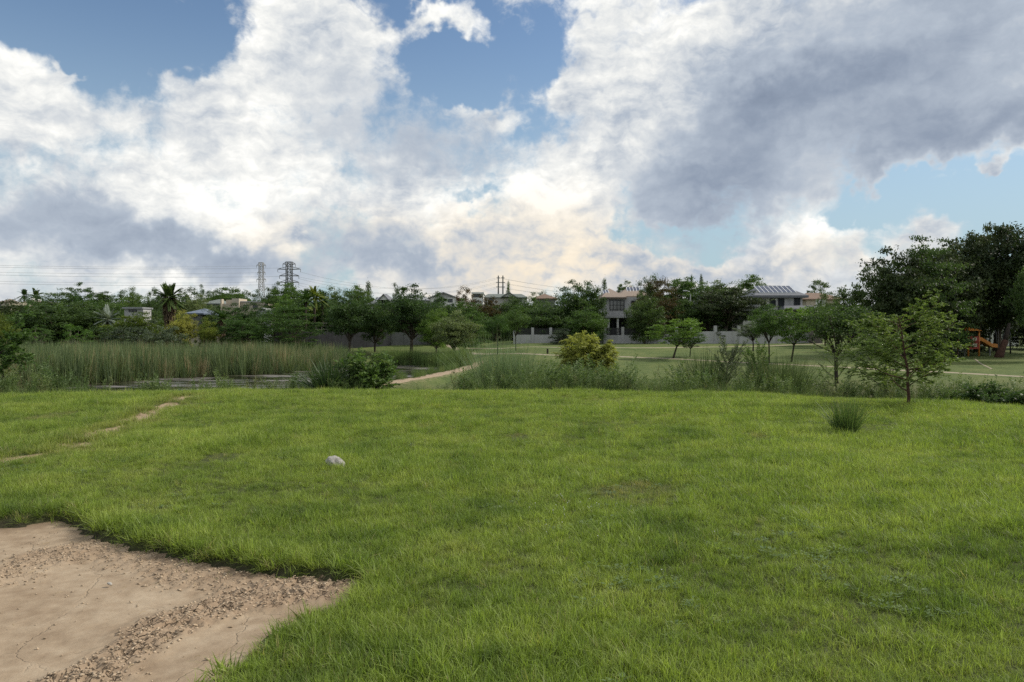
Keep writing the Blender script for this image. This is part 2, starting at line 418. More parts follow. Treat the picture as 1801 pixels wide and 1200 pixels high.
def make_ground_mat():
    m, nt = new_mat('turf_and_soil')
    p = posn(); sand = attr('sand'); rough_ = attr('rough'); mud = attr('mud'); farm = attr('far')
    n1 = noise(p, .22, 5, .6); n2 = noise(p, 3.5, 5, .65); n3 = noise(p, 30, 3, .7)
    g_near = mixc(sm(n3, .35, .7), (.045, .055, .018), (.105, .125, .038))
    pf = vop('MULTIPLY', p, (1, 1, 0))
    g_far = ramp(n1*.5+n2*.35+noise(p, .9, 4, .6)*.2, [(.40, (.065, .095, .026)), (.50, (.092, .125, .036)), (.58, (.125, .150, .048)), (.70, (.17, .175, .075))])
    c = mixc(farm, g_near, g_far)
    c = mixc(rough_, c, mixc(n2, (.045, .055, .022), (.13, .12, .055)))
    s = mixc(noise(p, 9, 5, .7), (.30, .215, .135), (.44, .34, .23))
    c = mixc(sm(sand+(n2-.5)*.5, .35, .65), c, s)
    c = mixc(mud, c, (.045, .038, .026))
    b = bump(noise(p, 12, 6, .75), .8, .06)
    out(pbsdf(c, .9, .15, b)); return m
M['ground'] = make_ground_mat()
def make_sand_mat():
    m, nt = new_mat('dry_silt')
    p = posn(); r = attr('rough')
    n = noise(p, 1.8, 6, .62); f = noise(p, 45, 4, .7); q = noise(p, 9, 5, .6)
    c = ramp(n*.55+q*.45, [(.36, (.245, .180, .120)), (.50, (.325, .250, .172)), (.64, (.405, .325, .232))])
    c = mixc(sm(f, .42, .75)*.35, c, (.30, .215, .14))
    c = mixc(sm(r, .2, .9)*.55, c, (.30, .215, .145))
    pw = vop('ADD', p, vop('SCALE', vop('SUBTRACT', noise(p, 7, 3, .6, col=True), (.5, .5, .5)), scale=.16))
    def cracks(scale, wid):
        v = nt.nodes.new('ShaderNodeTexVoronoi'); v.feature = 'DISTANCE_TO_EDGE'; v.inputs['Scale'].default_value = scale
        nt.links.new(pw.k, v.inputs['Vector']); return sm(E(v.outputs['Distance']), 0, wid, 1, 0)
    k1 = cracks(1.3, .012)*sm(noise(p, 1.6, 3, .6), .44, .54)
    k2 = cracks(13, .07)*sm(r, .45, .9)*sm(noise(p, 5, 3, .6), .42, .6)
    k = mth(nt, 'MAXIMUM', k1*.2, k2)
    c = mixc(k*.5, c, (.14, .10, .065))
    rim_dark = attr('rim_dark'); c = mixc(rim_dark*.7, c, (.17, .12, .08))
    b = bump(q*.4+f*.25+k*(-1.6), 1.0, .012)
    out(pbsdf(c, .93, .12, b)); return m
M['silt'] = make_sand_mat()
M['flake'] = plain('mud_flakes', (.43, .335, .235), .95, .1, .3, 12)
def make_path_mat():
    m, nt = new_mat('sandy_path'); p = posn()
    c = mixc(noise(p, 1.5, 5, .65), (.25, .21, .15), (.40, .35, .26)); out(pbsdf(c, .92, .1, bump(noise(p, 14, 4), .4, .03))); return m
M['path'] = make_path_mat()
def make_water_mat():
    m, nt = new_mat('pond_water'); p = posn()
    s = vop('MULTIPLY', p, (.35, 1.0, 1))
    sky_streak = sm(noise(s, .55, 6, .6), .53, .60)  # grey streaks put the sky's reflection into the water colour
    weed = sm(noise(vop('ADD', s, (31, 7, 0)), .9, 6, .65), .52, .60)
    c = mixc(sky_streak, (.018, .015, .010), (.155, .135, .125)); c = mixc(weed*.7, c, (.060, .062, .022))
    rg = lin(mth(nt, 'MAXIMUM', sky_streak, weed), 0, 1, .06, .55)
    b = bump(noise(s, 6, 4, .6), .25, .03)
    out(pbsdf(c, rg, .5, b)); return m
M['water'] = make_water_mat()
M['stone'] = plain('pale_stone', (.33, .315, .285), .9, .15, .45, 16, .02, 60)
M['white_wall'] = plain('white_plaster', (.42, .415, .41), .85, .2, .10, 1.2, 0, streak=True)
M['bright_wall'] = plain('bright_white_plaster', (.72, .71, .68), .8, .2, .07, 1.2, 0, streak=True)
M['beige_wall'] = plain('beige_plaster', (.46, .40, .32), .85, .2, .10, 1.0, 0, streak=True)
M['grey_wall'] = plain('grey_plaster', (.17, .17, .165), .85, .2, .12, 1.0, 0, streak=True)
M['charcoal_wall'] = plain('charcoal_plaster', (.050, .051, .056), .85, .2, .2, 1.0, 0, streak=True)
M['black_metal'] = plain('black_metal', (.02, .02, .022), .5, .4, .1)
M['grey_metal'] = plain('grey_metal', (.20, .20, .20), .5, .4, .1)
M['pylon'] = plain('galvanised_steel', (.11, .115, .12), .6, .4, .1)
M['pylon_pale'] = plain('pale_galvanised_steel', (.27, .26, .25), .6, .4, .1)
M['wire'] = plain('wire', (.26, .27, .28), .6, .3, .05)
M['tile'] = plain('beige_roof_tiles', (.27, .215, .175), .85, .2, .18, 4)
M['tile_brown'] = plain('brown_roof_tiles', (.20, .14, .105), .85, .2, .18, 4)
M['slate'] = plain('slate_roof', (.14, .145, .16), .6, .35, .15, 3)
M['grey_roof'] = plain('pale_grey_roof', (.26, .265, .27), .6, .3, .15, 3)
M['green_roof'] = plain('grey_green_roof', (.15, .17, .155), .7, .3, .15, 3)
M['blue_roof'] = plain('blue_grey_roof', (.12, .15, .20), .5, .4, .1, 3)
M['wood_grey'] = plain('weathered_timber', (.17, .15, .13), .85, .2, .2, 5)
M['orange'] = plain('orange_plastic', (.52, .20, .035), .45, .4, .12, 2)
M['red'] = M['red']
M['red_plastic'] = plain('red_plastic', (.30, .035, .02), .45, .4, .12, 2)
M['cream_plastic'] = plain('cream_plastic', (.55, .50, .38), .5, .4, .1, 2)
M['frame'] = plain('dark_window_frame', (.03, .03, .033), .5, .4, .1)
M['white_frame'] = plain('white_window_frame', (.6, .6, .58), .5, .4, .05)
def make_glass(name, c, rough=.08):
    m, nt = new_mat(name); out(pbsdf(c, rough, .6)); return m
M['glass'] = make_glass('window_glass', (.035, .040, .045))
M['glass_pale'] = make_glass('curtained_glass', (.20, .20, .19), .15)
m_, nt_ = new_mat('solar_panel_glass'); out(pbsdf((.085, .10, .145), .5, .15)); M['solar'] = m_
M['solar_frame'] = plain('aluminium_frame', (.6, .61, .62), .4, .5, .05)
M['lens'] = plain('lamp_cover', (.7, .7, .68), .4, .4, .03)
M['petal'] = plain('white_petals', (.7, .7, .66), .8, .2, .05)
M['straw'] = plain('dead_straw', (.36, .28, .16), .9, .2, .3, 30)
M['rosette'] = leafy('rosette_leaves', (.085, .135, .045), (.15, .21, .08), transl=.2)
M['gold'] = leafy('foliage_gold', (.15, .155, .035), (.55, .50, .13), (.26, .25, .06), transl=.4)
M['strap'] = leafy('strappy_blades', (.028, .052, .020), (.085, .13, .05), transl=.25)
M['acidmid'] = leafy('bush_leaves', (.055, .105, .028), (.13, .205, .055), (.16, .20, .09))
M['clump'] = leafy('clump_blades', (.036, .060, .022), (.105, .155, .055), transl=.25)

# ------------------------------------------------------------------ ground
def axis(lo, hi, fine_lo, fine_hi, step, growth=1.03, mx=60):
    a = list(np.arange(fine_lo, fine_hi+1e-6, step)); s = step
    v = fine_hi
    while v < hi: s = min(s*growth, mx+v*.05); v += s; a.append(v)
    s = step; v = fine_lo; b = []
    while v > lo: s = min(s*growth, mx+abs(v)*.05); v -= s; b.append(v)
    return np.array(b[::-1]+a)
PATHS = []
def px_line(pts, dmin=24):
    w = [hit(px, py, dmin) for px, py in pts]
    outp = []
    for (ax, ay), (bx, by) in zip(w[:-1], w[1:]):
        n = max(2, int(math.hypot(bx-ax, by-ay)/.8))
        for i in range(n): outp.append((ax+(bx-ax)*i/n, ay+(by-ay)*i/n))
    outp.append(w[-1])
    a = np.array(outp)
    for _ in range(6):
        a[1:-1] = (a[:-2]+2*a[1:-1]+a[2:])/4
    return a
def build_ground():
    xs = axis(-6000, 6000, -17, 17, .095); ys = axis(-60, 9000, 2.0, 23, .095)
    gx, gy = np.meshgrid(xs, ys); x = gx.ravel(); y = gy.ravel()
    z = ground(x, y)
    sd = sand_depth(x, y)
    z = z - .13*sstep(-sd, -.03, .10)
    near = (y < 22) & (np.abs(x) < 18)
    z = z + np.where(near & (sd > 0), (fbm(x*2.2, y*2.2, 77, 3)-.5)*.045, 0)
    td = line_d(x, y, TRAIL); wob = fbm(x*1.6, y*1.6, 55, 3)
    trail = sstep(.20+(wob-.5)*.7+.14*sstep(-x, 5.8, 8)-td, -.05, .12)*sstep(wob+.25*sstep(-x, 6, 9.5), .28, .46)
    z = z - trail*.03
    bd = line_d(x, y, BANK)
    bank = sstep(1.0-bd, -.9, .4)*sstep(y, 30, 35)
    sand = np.clip(trail+bank*.45, 0, 1)
    yy = np.maximum(y, .1); c = np.interp(np.clip(x/np.maximum(yy, 6), -1.2, 1.2), CRU, CRD)
    rough = sstep(yy-c, .2, 1.5)*(1-sstep(yy, 34, 46))
    pd = poly_sd(x, y, POND)
    mud = np.maximum(sstep(pd, 1.0, -.8)*(1-sand), sstep(sd, .02, -.01)*.8)
    far = sstep(yy, 26, 40)
    nx, ny = len(xs), len(ys)
    i = np.arange(nx-1); j = np.arange(ny-1); I, J = np.meshgrid(i, j); a = (J*nx+I).ravel()
    faces = np.stack([a, a+1, a+nx+1, a+nx], 1)
    o = mesh_np('ground', np.stack([x, y, z], 1), faces, M['ground'], smooth=True, attrs={'sand': sand, 'rough': rough, 'mud': mud, 'far': far})
    tag(o, kind='structure')
build_ground()

def build_sand():
    st = .016
    xs = np.arange(-6.4, -.75, st); ys = np.arange(1.9, 7.1, st)
    gx, gy = np.meshgrid(xs, ys); x = gx.ravel(); y = gy.ravel()
    sd = sand_depth(x, y)
    keep = sd < .10
    bandA = [flat(*p) for p in ((-200, 1010), (0, 985), (110, 950), (200, 935), (300, 975), (420, 1000))]
    bandB = [flat(*p) for p in ((60, 1260), (120, 1175), (230, 1110), (330, 1060), (420, 1030), (520, 1015), (610, 1012))]
    dA = line_d(x, y, bandA)+(fbm(x*3, y*3, 8, 4)-.5)*.5; dB = line_d(x, y, bandB)+(fbm(x*4, y*4, 12, 4)-.5)*.28
    r = np.clip(sstep(dA, .42, .12)*.6 + sstep(dB, .27, .12), 0, 1)
    h = (fbm(x*1.1, y*1.1, 90, 4)-.5)*.04+(fbm(x*14, y*14, 91, 3)-.5)*.006
    plates = fbm(x*26, y*26, 92, 3); h = h+r*((sstep(plates, .42, .58))*.024+(fbm(x*60, y*60, 93, 2)-.5)*.012)
    h = h+sstep(dB, .30, .22)*.006-(sstep(sd, -.35, 0)*.0)
    z = ground(x, y)-.095+h+sstep(sd, -.55, .05)*.02
    rim_dark = sstep(sd, -.28, .0)*sstep(fbm(x*5, y*5, 31, 3), .3, .6)  # mottled darker brown towards the rim of the hollow
    nx, ny = len(xs), len(ys)
    i = np.arange(nx-1); j = np.arange(ny-1); I, J = np.meshgrid(i, j); a = (J*nx+I).ravel()
    f = np.stack([a, a+1, a+nx+1, a+nx], 1); f = f[keep[f].all(1)]
    o = mesh_np('bare_sandy_hollow', np.stack([x, y, z], 1), f, M['silt'], smooth=True, attrs={'rough': r, 'rim_dark': rim_dark})
    used = np.zeros(len(x), bool); used[f.ravel()] = True
    tag(o, kind='structure')
    # curled crumbs and flakes of dried mud
    rg = np.random.default_rng(3)
    cand = rg.choice(len(x), 60000); p = (r[cand] > rg.random(60000)*.9+.1) & (sd[cand] < -.03) & keep[cand] & (y[cand] > 2.8)
    c = cand[p][:6000]; extra = rg.choice(len(x), 900); extra = extra[(sd[extra] < -.05)]
    c = np.concatenate([c, extra]); n = len(c)
    s = rg.uniform(.003, .0085, n)*rg.choice([.6, 1, 1.3], n); ang = rg.uniform(0, 2*pi, n); V = []
    tilt = rg.normal(0, .22, (n, 2))
    for k in range(4):
        a = ang+k*pi/2+rg.normal(0, .3, n); rr = s*rg.uniform(.7, 1.3, n)
        dx, dy = np.cos(a)*rr*1.3, np.sin(a)*rr
        V.append(np.stack([x[c]+dx, y[c]+dy, z[c]+.004+dx*tilt[:, 0]+dy*tilt[:, 1]+s*.3], 1))
    top = np.stack(V, 1); low = top.copy(); low[:, :, 2] -= (s*.3+.002)[:, None]
    cen = top.mean(1, keepdims=True); low = cen*[1, 1, 0]+(low-cen*[1, 1, 0])*[.8, .8, 1]
    vv = np.concatenate([top, low], 1).reshape(-1, 3); b = (np.arange(n)*8)[:, None]
    F_ = np.concatenate([b+np.array(q)[None] for q in ([0, 1, 2, 3], [4, 5, 1, 0], [5, 6, 2, 1], [6, 7, 3, 2], [7, 4, 0, 3])], 0)
    tag(mesh_np('mud_flakes', vv, F_, M['flake']), 'curled crumbs of dried brown mud scattered over the rough bands of the bare hollow', 'mud crumbs', kind='stuff')
build_sand()

def ribbon(name, line, width, mat, lift=.025, seed=1):
    a = np.asarray(line); t = np.gradient(a, axis=0); t /= np.linalg.norm(t, axis=1, keepdims=True)+1e-9
    nrm = np.stack([-t[:, 1], t[:, 0]], 1); k = 5; s = np.arange(len(a))*.8
    V = []
    for j in range(k):
        e = (j/(k-1)-.5)*width
        e = e+np.sign(e)*(vnoise(s*1.7, s*0+j, seed)-.5)*width*.25
        q = a+nrm*np.reshape(e, (-1, 1)) if hasattr(e, 'shape') else a+nrm*e
        V.append(np.stack([q[:, 0], q[:, 1], ground(q[:, 0], q[:, 1])+lift-(.06 if j in (0, k-1) else 0)], 1))
    V = np.stack(V, 1).reshape(-1, 3); n = len(a); f = []
    for i in range(n-1):
        for j in range(k-1): f.append((i*k+j, i*k+j+1, (i+1)*k+j+1, (i+1)*k+j))
    return tag(mesh_np(name, V, f, mat, smooth=True), kind='structure')
ribbon('sandy_footpath', px_line([(786, 607), (800, 613), (818, 620), (870, 623), (960, 625), (1100, 628), (1200, 632), (1300, 638), (1400, 642), (1500, 647), (1600, 653), (1700, 657), (1801, 663), (1950, 672)]), 1.05, M['path'])
ribbon('upper_footpath', px_line([(818, 613), (900, 612.5), (1000, 612), (1100, 612), (1200, 612), (1300, 610), (1400, 606.5), (1450, 605)]), 1.0, M['path'], seed=5)
ribbon('sandy_bank', np.array([np.array(a)*(1-t)+np.array(b)*t for a, b in zip(BANK[:-1], BANK[1:]) for t in np.linspace(0, 1, 7)[:-1]]), 1.5, M['silt'], .03, 13)
ribbon('playground_trail', px_line([(1715, 632), (1725, 640), (1745, 650), (1752, 658)][:3]), 0.18, M['path'], seed=9)

def build_water():
    pts = POND; b = MB()
    xs = np.arange(-122, -2, 1.2); ys = np.arange(33, 82, 1.2); gx, gy = np.meshgrid(xs, ys)
    d = poly_sd(gx, gy, POND); keep = d < 2.2; nx = len(xs); f = []
    for j in range(len(ys)-1):
        for i in range(nx-1):
            if keep[j, i] and keep[j, i+1] and keep[j+1, i] and keep[j+1, i+1]: a = j*nx+i; f.append((a, a+1, a+nx+1, a+nx))
    v = np.stack([gx.ravel(), gy.ravel(), np.full(gx.size, WATER_Z)], 1)
    tag(mesh_np('pond_water', v, f, M['water']), kind='structure')
build_water()

# ------------------------------------------------------------------ things grown from blades
def blades(rg, n, rad, h, w, lean=.5, segs=3, droop=.4, hvar=.4, tilt=(0, 0), tip=.12, rise=0.0):
    """n curved tapering blades rooted in a disc"""
    a = rg.uniform(0, 2*pi, n); r = rad*np.sqrt(rg.random(n)); rx, ry = r*np.cos(a), r*np.sin(a)
    az = np.where(rg.random(n) < .65, a+rg.normal(0, .6, n), rg.uniform(0, 2*pi, n)); ln = rg.uniform(.1, 1, n)*lean*(.4+.6*r/max(rad, 1e-6))
    L = h*(1+rg.uniform(-hvar, hvar, n)); V = []; AL = []
    yaw = az+pi/2+rg.normal(0, .7, n)
    for k in range(segs+1):
        t = k/segs; out_ = L*(ln*t+droop*ln*t*t*1.4); up = L*(t*(1-.35*ln)-droop*ln*t*t*.9)
        px = rx+np.cos(az)*out_+tilt[0]*up; py = ry+np.sin(az)*out_+tilt[1]*up; pz = up-.01*h+rise
        ww = w*((1-t)**.6*(1-tip)+tip)*(.75+.5*rg.random(n) if k == 0 else 1)
        V.append(np.stack([px-np.cos(yaw)*ww/2, py-np.sin(yaw)*ww/2, pz], 1)); V.append(np.stack([px+np.cos(yaw)*ww/2, py+np.sin(yaw)*ww/2, pz], 1)); AL += [t, t]
    V = np.stack(V, 1); m = 2*(segs+1); b = (np.arange(n)*m)[:, None]
    F_ = np.concatenate([b+np.array([2*k, 2*k+1, 2*k+3, 2*k+2])[None] for k in range(segs)], 0)
    tint = np.repeat(rg.random(n), m); al = np.tile(AL, n)
    return V.reshape(-1, 3), F_, tint, al
def merge(parts):
    V = []; F_ = []; T = []; A = []; b = 0
    for v, f, t, a in parts: V.append(v); F_.append(f+b); T.append(t); A.append(a); b += len(v)
    return np.concatenate(V), np.concatenate(F_), np.concatenate(T), np.concatenate(A)
def blade_obj(name, parts, mat, link=False, parent=None):
    v, f, t, a = merge(parts) if isinstance(parts, list) else parts
    return mesh_np(name, v, f, mat, parent, attrs={'tint': t, 'along': a}, link=link)
def scatter(name, meshes, pts, scale, rot, idx, dry=None, label=None, cat=None, mat=None):
    """one 'stuff' object: geometry nodes put a tuft on every point"""
    c = bpy.data.collections.new(name+'_tufts')
    for i, me in enumerate(meshes):
        c.objects.link(bpy.data.objects.new('%s_tuft_%02d' % (name, i), me))
    me = bpy.data.meshes.new(name); me.vertices.add(len(pts)); me.vertices.foreach_set('co', np.asarray(pts, np.float32).ravel())
    at = me.attributes.new('scl', 'FLOAT', 'POINT'); at.data.foreach_set('value', np.asarray(scale, np.float32))
    at = me.attributes.new('rot', 'FLOAT_VECTOR', 'POINT'); at.data.foreach_set('vector', np.asarray(rot, np.float32).ravel())
    at = me.attributes.new('idx', 'INT', 'POINT'); at.data.foreach_set('value', np.asarray(idx, np.int32))
    at = me.attributes.new('dry', 'FLOAT', 'POINT'); at.data.foreach_set('value', np.asarray(dry if dry is not None else np.zeros(len(pts)), np.float32))
    me.update(); o = bpy.data.objects.new(name, me); COL.objects.link(o)
    g = bpy.data.node_groups.new(name+'_nodes', 'GeometryNodeTree')
    g.interface.new_socket('Geometry', in_out='INPUT', socket_type='NodeSocketGeometry'); g.interface.new_socket('Geometry', in_out='OUTPUT', socket_type='NodeSocketGeometry')
    N = g.nodes.new; gi = N('NodeGroupInput'); go = N('NodeGroupOutput'); ci = N('GeometryNodeCollectionInfo'); ci.inputs['Collection'].default_value = c
    ci.inputs['Separate Children'].default_value = True; ci.inputs['Reset Children'].default_value = True
    ip = N('GeometryNodeInstanceOnPoints'); ip.inputs['Pick Instance'].default_value = True
    def na(n, t):
        q = N('GeometryNodeInputNamedAttribute'); q.data_type = t; q.inputs['Name'].default_value = n; return q.outputs[0]
    L = g.links.new
    L(gi.outputs[0], ip.inputs['Points']); L(ci.outputs[0], ip.inputs['Instance']); L(na('idx', 'INT'), ip.inputs['Instance Index'])
    L(na('scl', 'FLOAT'), ip.inputs['Scale'])
    er = N('FunctionNodeEulerToRotation'); L(na('rot', 'FLOAT_VECTOR'), er.inputs[0]); L(er.outputs[0], ip.inputs['Rotation'])
    L(ip.outputs[0], go.inputs[0])
    md = o.modifiers.new('tufts', 'NODES'); md.node_group = g
    return tag(o, label, cat, kind='stuff')

def build_lawn():
    rg = np.random.default_rng(11); tuf = []
    for i in range(7):
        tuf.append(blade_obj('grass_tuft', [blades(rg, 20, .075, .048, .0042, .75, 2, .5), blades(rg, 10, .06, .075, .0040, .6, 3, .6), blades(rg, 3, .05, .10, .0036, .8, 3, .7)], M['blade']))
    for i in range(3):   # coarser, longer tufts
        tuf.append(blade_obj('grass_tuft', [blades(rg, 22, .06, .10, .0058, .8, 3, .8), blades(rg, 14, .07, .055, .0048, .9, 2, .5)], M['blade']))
    P = []; SC = []; IDX = []; DR = []; RT = []
    bands = [(2.3, 4.5, 760, .80), (4.5, 7, 560, .84), (7, 10, 400, .92), (10, 14, 270, 1.05), (14, 18, 190, 1.2), (18, 24, 140, 1.35)]
    for y0, y1, rho, sc in bands:
        xm = .74*y1+2.2; n = int(rho*(y1-y0)*2*xm); x = rg.uniform(-xm, xm, n); y = rg.uniform(y0, y1, n)
        k = np.abs(x) < .74*y+2.2; x, y = x[k], y[k]; n = len(x)
        sd = sand_depth(x, y); c = np.interp(x/np.maximum(y, 6), CRU, CRD)
        td = line_d(x, y, TRAIL); wob = fbm(x*1.6, y*1.6, 55, 3)
        trail = sstep(.20+(wob-.5)*.7+.14*sstep(-x, 5.8, 8)-td, -.05, .12)*sstep(wob+.25*sstep(-x, 6, 9.5), .28, .46)
        worn = fbm(x*.8+31, y*.8, 61, 4); lush = fbm(x*.55, y*.55, 62, 4)
        low = fbm(x*2.4, y*2.4, 64, 3)
        keep = ((sd > .01+.04*rg.random(n)) | ((sd > -.14) & (rg.random(n) < .05))) & (rg.random(n) > trail*.93) & (y < c+2.2) & (rg.random(n) > sstep(worn, .66, .80)*.35)
        s = sc*(.74+.46*sstep(lush, .30, .72)+.45*(low-.5))*(1-.30*sstep(worn, .60, .76))*rg.uniform(.75, 1.3, n)
        s = np.where((sd < .22) & (y > 4.3), s*1.15, s)
        x, y, s, sd, worn, trail = (q[keep] for q in (x, y, s, sd, worn, trail))
        z = ground(x, y)+(fbm(x*2.2, y*2.2, 77, 3)-.5)*.045-.006-.13*sstep(-sd, -.03, .10)
        ti = np.stack([rg.normal(0, .16, len(x)), rg.normal(0, .16, len(x)), rg.uniform(0, 2*pi, len(x))], 1)
        P.append(np.stack([x, y, z], 1)); SC.append(s)
        IDX.append(np.where(rg.random(len(x)) < .16+.3*(sd < .3), rg.integers(7, 10, len(x)), rg.integers(0, 7, len(x))))
        DR.append(np.clip(sstep(worn, .70, .82)*.5+sstep(line_d(x, y, TRAIL), 1.0, .1)*.35+(rg.random(len(x)) < .035)*.5, 0, 1)); RT.append(ti)
    # long grass hanging over the lip of the hollow
    n = 9000; x = rg.uniform(-6.3, -.7, n); y = rg.uniform(2.5, 6.9, n); sd = sand_depth(x, y)
    k = (sd > -.015) & (sd < .09); k &= (rg.random(n) < np.where(y > 4.6, .75, .35)); x, y = x[k], y[k]
    e = .01; gxx = (sand_depth(x+e, y)-sand_depth(x-e, y)); gyy = (sand_depth(x, y+e)-sand_depth(x, y-e)); gl = np.hypot(gxx, gyy)+1e-9
    gxx /= gl; gyy /= gl
    sd = sand_depth(x, y); z = ground(x, y)-.02-.10*sstep(-sd, -.03, .10)
    P.append(np.stack([x, y, z], 1)); SC.append(rg.uniform(.7, 1.2, len(x))); IDX.append(rg.integers(7, 10, len(x))); DR.append((rg.random(len(x)) < .1)*.6)
    amt = rg.uniform(.1, .9, len(x)); RT.append(np.stack([gyy*amt, -gxx*amt, rg.uniform(0, 6.28, len(x))], 1))
    P, SC, IDX, DR, RT = (np.concatenate(q) for q in (P, SC, IDX, DR, RT))
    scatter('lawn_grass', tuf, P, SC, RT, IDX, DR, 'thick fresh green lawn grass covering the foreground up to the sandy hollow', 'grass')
    print('lawn tufts', len(P))
build_lawn()

def lawn_weeds():
    """flat rosettes of broad leaves in the turf, a few tiny white flowers, and straw litter on the bare hollow"""
    rg = np.random.default_rng(91); ms = []
    for i in range(3):
        k = 22; a = rg.uniform(0, 6.28, k); r = rg.uniform(.02, .09, k)
        C = np.stack([r*np.cos(a), r*np.sin(a), rg.uniform(.02, .055, k)], 1); d = np.stack([np.cos(a), np.sin(a), np.full(k, .25)], 1); d /= np.linalg.norm(d, axis=1, keepdims=True)
        b = np.stack([-np.sin(a), np.cos(a), a*0], 1); s = rg.uniform(.014, .026, k)[:, None]
        V = np.stack([C-d*s, C-d*s*.2+b*s*.5, C+d*s, C-d*s*.2-b*s*.5], 1).reshape(-1, 3)
        ms.append(mesh_np('weed_rosette', V, np.arange(4*k).reshape(-1, 4), M['rosette'], attrs={'tint': np.repeat(rg.random(k), 4), 'along': np.ones(4*k)}, link=False))
    n = 9000; y = 2.5+12*rg.random(n)**1.3; x = rg.uniform(-.74, .74, n)*y*1.1; q = fbm(x*1.3+9, y*1.3, 71, 3)
    k = (q > .58) & (rg.random(n) < .28) & (sand_depth(x, y) > .15) & ((x > .4) | (y > 5)); x, y = x[k], y[k]; z = ground(x, y)+(fbm(x*2.2, y*2.2, 77, 3)-.5)*.045
    scatter('lawn_weeds', ms, np.stack([x, y, z], 1), rg.uniform(.45, .85, len(x)), np.stack([x*0, x*0, rg.uniform(0, 6.28, len(x))], 1), rg.integers(0, 3, len(x)), None, 'small broad leaved weeds growing low in patches between the lawn grass', 'weeds')
    fx, fy = flat(1015, 900); n = 26; x = fx+rg.normal(0, .28, n); y = fy+rg.normal(0, .45, n); x = np.concatenate([x, rg.uniform(-3, 5, 12)]); y = np.concatenate([y, rg.uniform(4.4, 9, 12)])
    kk = sand_depth(x, y) > .1; x, y = x[kk], y[kk]; z = ground(x, y); b = MB()
    for i in range(len(x)):
        h = rg.uniform(.045, .075); b.tube([(x[i], y[i], z[i]), (x[i]+rg.normal(0, .01), y[i], z[i]+h)], .0005, 3, False); c = (x[i], y[i], z[i]+h); s = .0045
        b.add([(c[0]-s, c[1], c[2]), (c[0], c[1]-s, c[2]), (c[0]+s, c[1], c[2]), (c[0], c[1]+s, c[2]), (c[0], c[1], c[2]+s), (c[0], c[1], c[2]-s)], [(0, 1, 4), (1, 2, 4), (2, 3, 4), (3, 0, 4), (1, 0, 5), (2, 1, 5), (3, 2, 5), (0, 3, 5)])
    tag(b.build('tiny_flowers', M['petal']), 'tiny white flower heads on thin stalks scattered in the lawn', 'flowers', kind='stuff')
    n = 420; x = rg.uniform(-5.5, -1, n); y = rg.uniform(2.8, 6.6, n); sd = sand_depth(x, y); k = (sd < -.02) & ((sd > -.35) | (rg.random(n) < .25)); x, y = x[k], y[k]; b = MB(); z = ground(x, y)-.095
    for i in range(len(x)):
        a = rg.uniform(0, 6.28); l = rg.uniform(.015, .06); w = .0014; dx, dy = cos(a)*l/2, sin(a)*l/2
        b.tube([(x[i]-dx, y[i]-dy, z[i]+.018), (x[i], y[i], z[i]+.024), (x[i]+dx, y[i]+dy, z[i]+.018)], w, 3, False)
    tag(b.build('straw_litter', M['straw']), 'short bits of dead straw lying on the bare sandy hollow', 'straw', kind='stuff')
lawn_weeds()

# ------------------------------------------------------------------ trees
def leaf_arrays(c, rg, size, aspect=.55, up=.6, dirs=None, tint=None, svar=.35):
    n = len(c); d = rg.normal(size=(n, 3)) if dirs is None else dirs+rg.normal(0, .25, (n, 3))
    d /= np.linalg.norm(d, axis=1, keepdims=True)+1e-9
    nr = rg.normal(size=(n, 3))+[0, 0, up*2]; b = np.cross(nr, d); b /= np.linalg.norm(b, axis=1, keepdims=True)+1e-9
    s = size*(1+rg.uniform(-svar, svar, n))[:, None]; nn = np.cross(d, b)
    V = np.stack([c-d*s/2, c+b*s*aspect/2+nn*s*.08, c+d*s/2, c-b*s*aspect/2+nn*s*.08], 1).reshape(-1, 3)
    F_ = np.arange(4*n).reshape(-1, 4)
    t = rg.random(n) if tint is None else np.clip(tint+rg.uniform(-.25, .25, n), 0, 1)
    return V, F_, np.repeat(t, 4), np.zeros(4*n)
def curve(p0, p1, sag, n, rg, jit=.0):
    p0 = np.array(p0, float); p1 = np.array(p1, float); m = (p0+p1)/2+np.array([0, 0, sag])+rg.normal(0, jit, 3)
    return [(1-t)**2*p0+2*t*(1-t)*m+t*t*p1 for t in np.linspace(0, 1, n)]
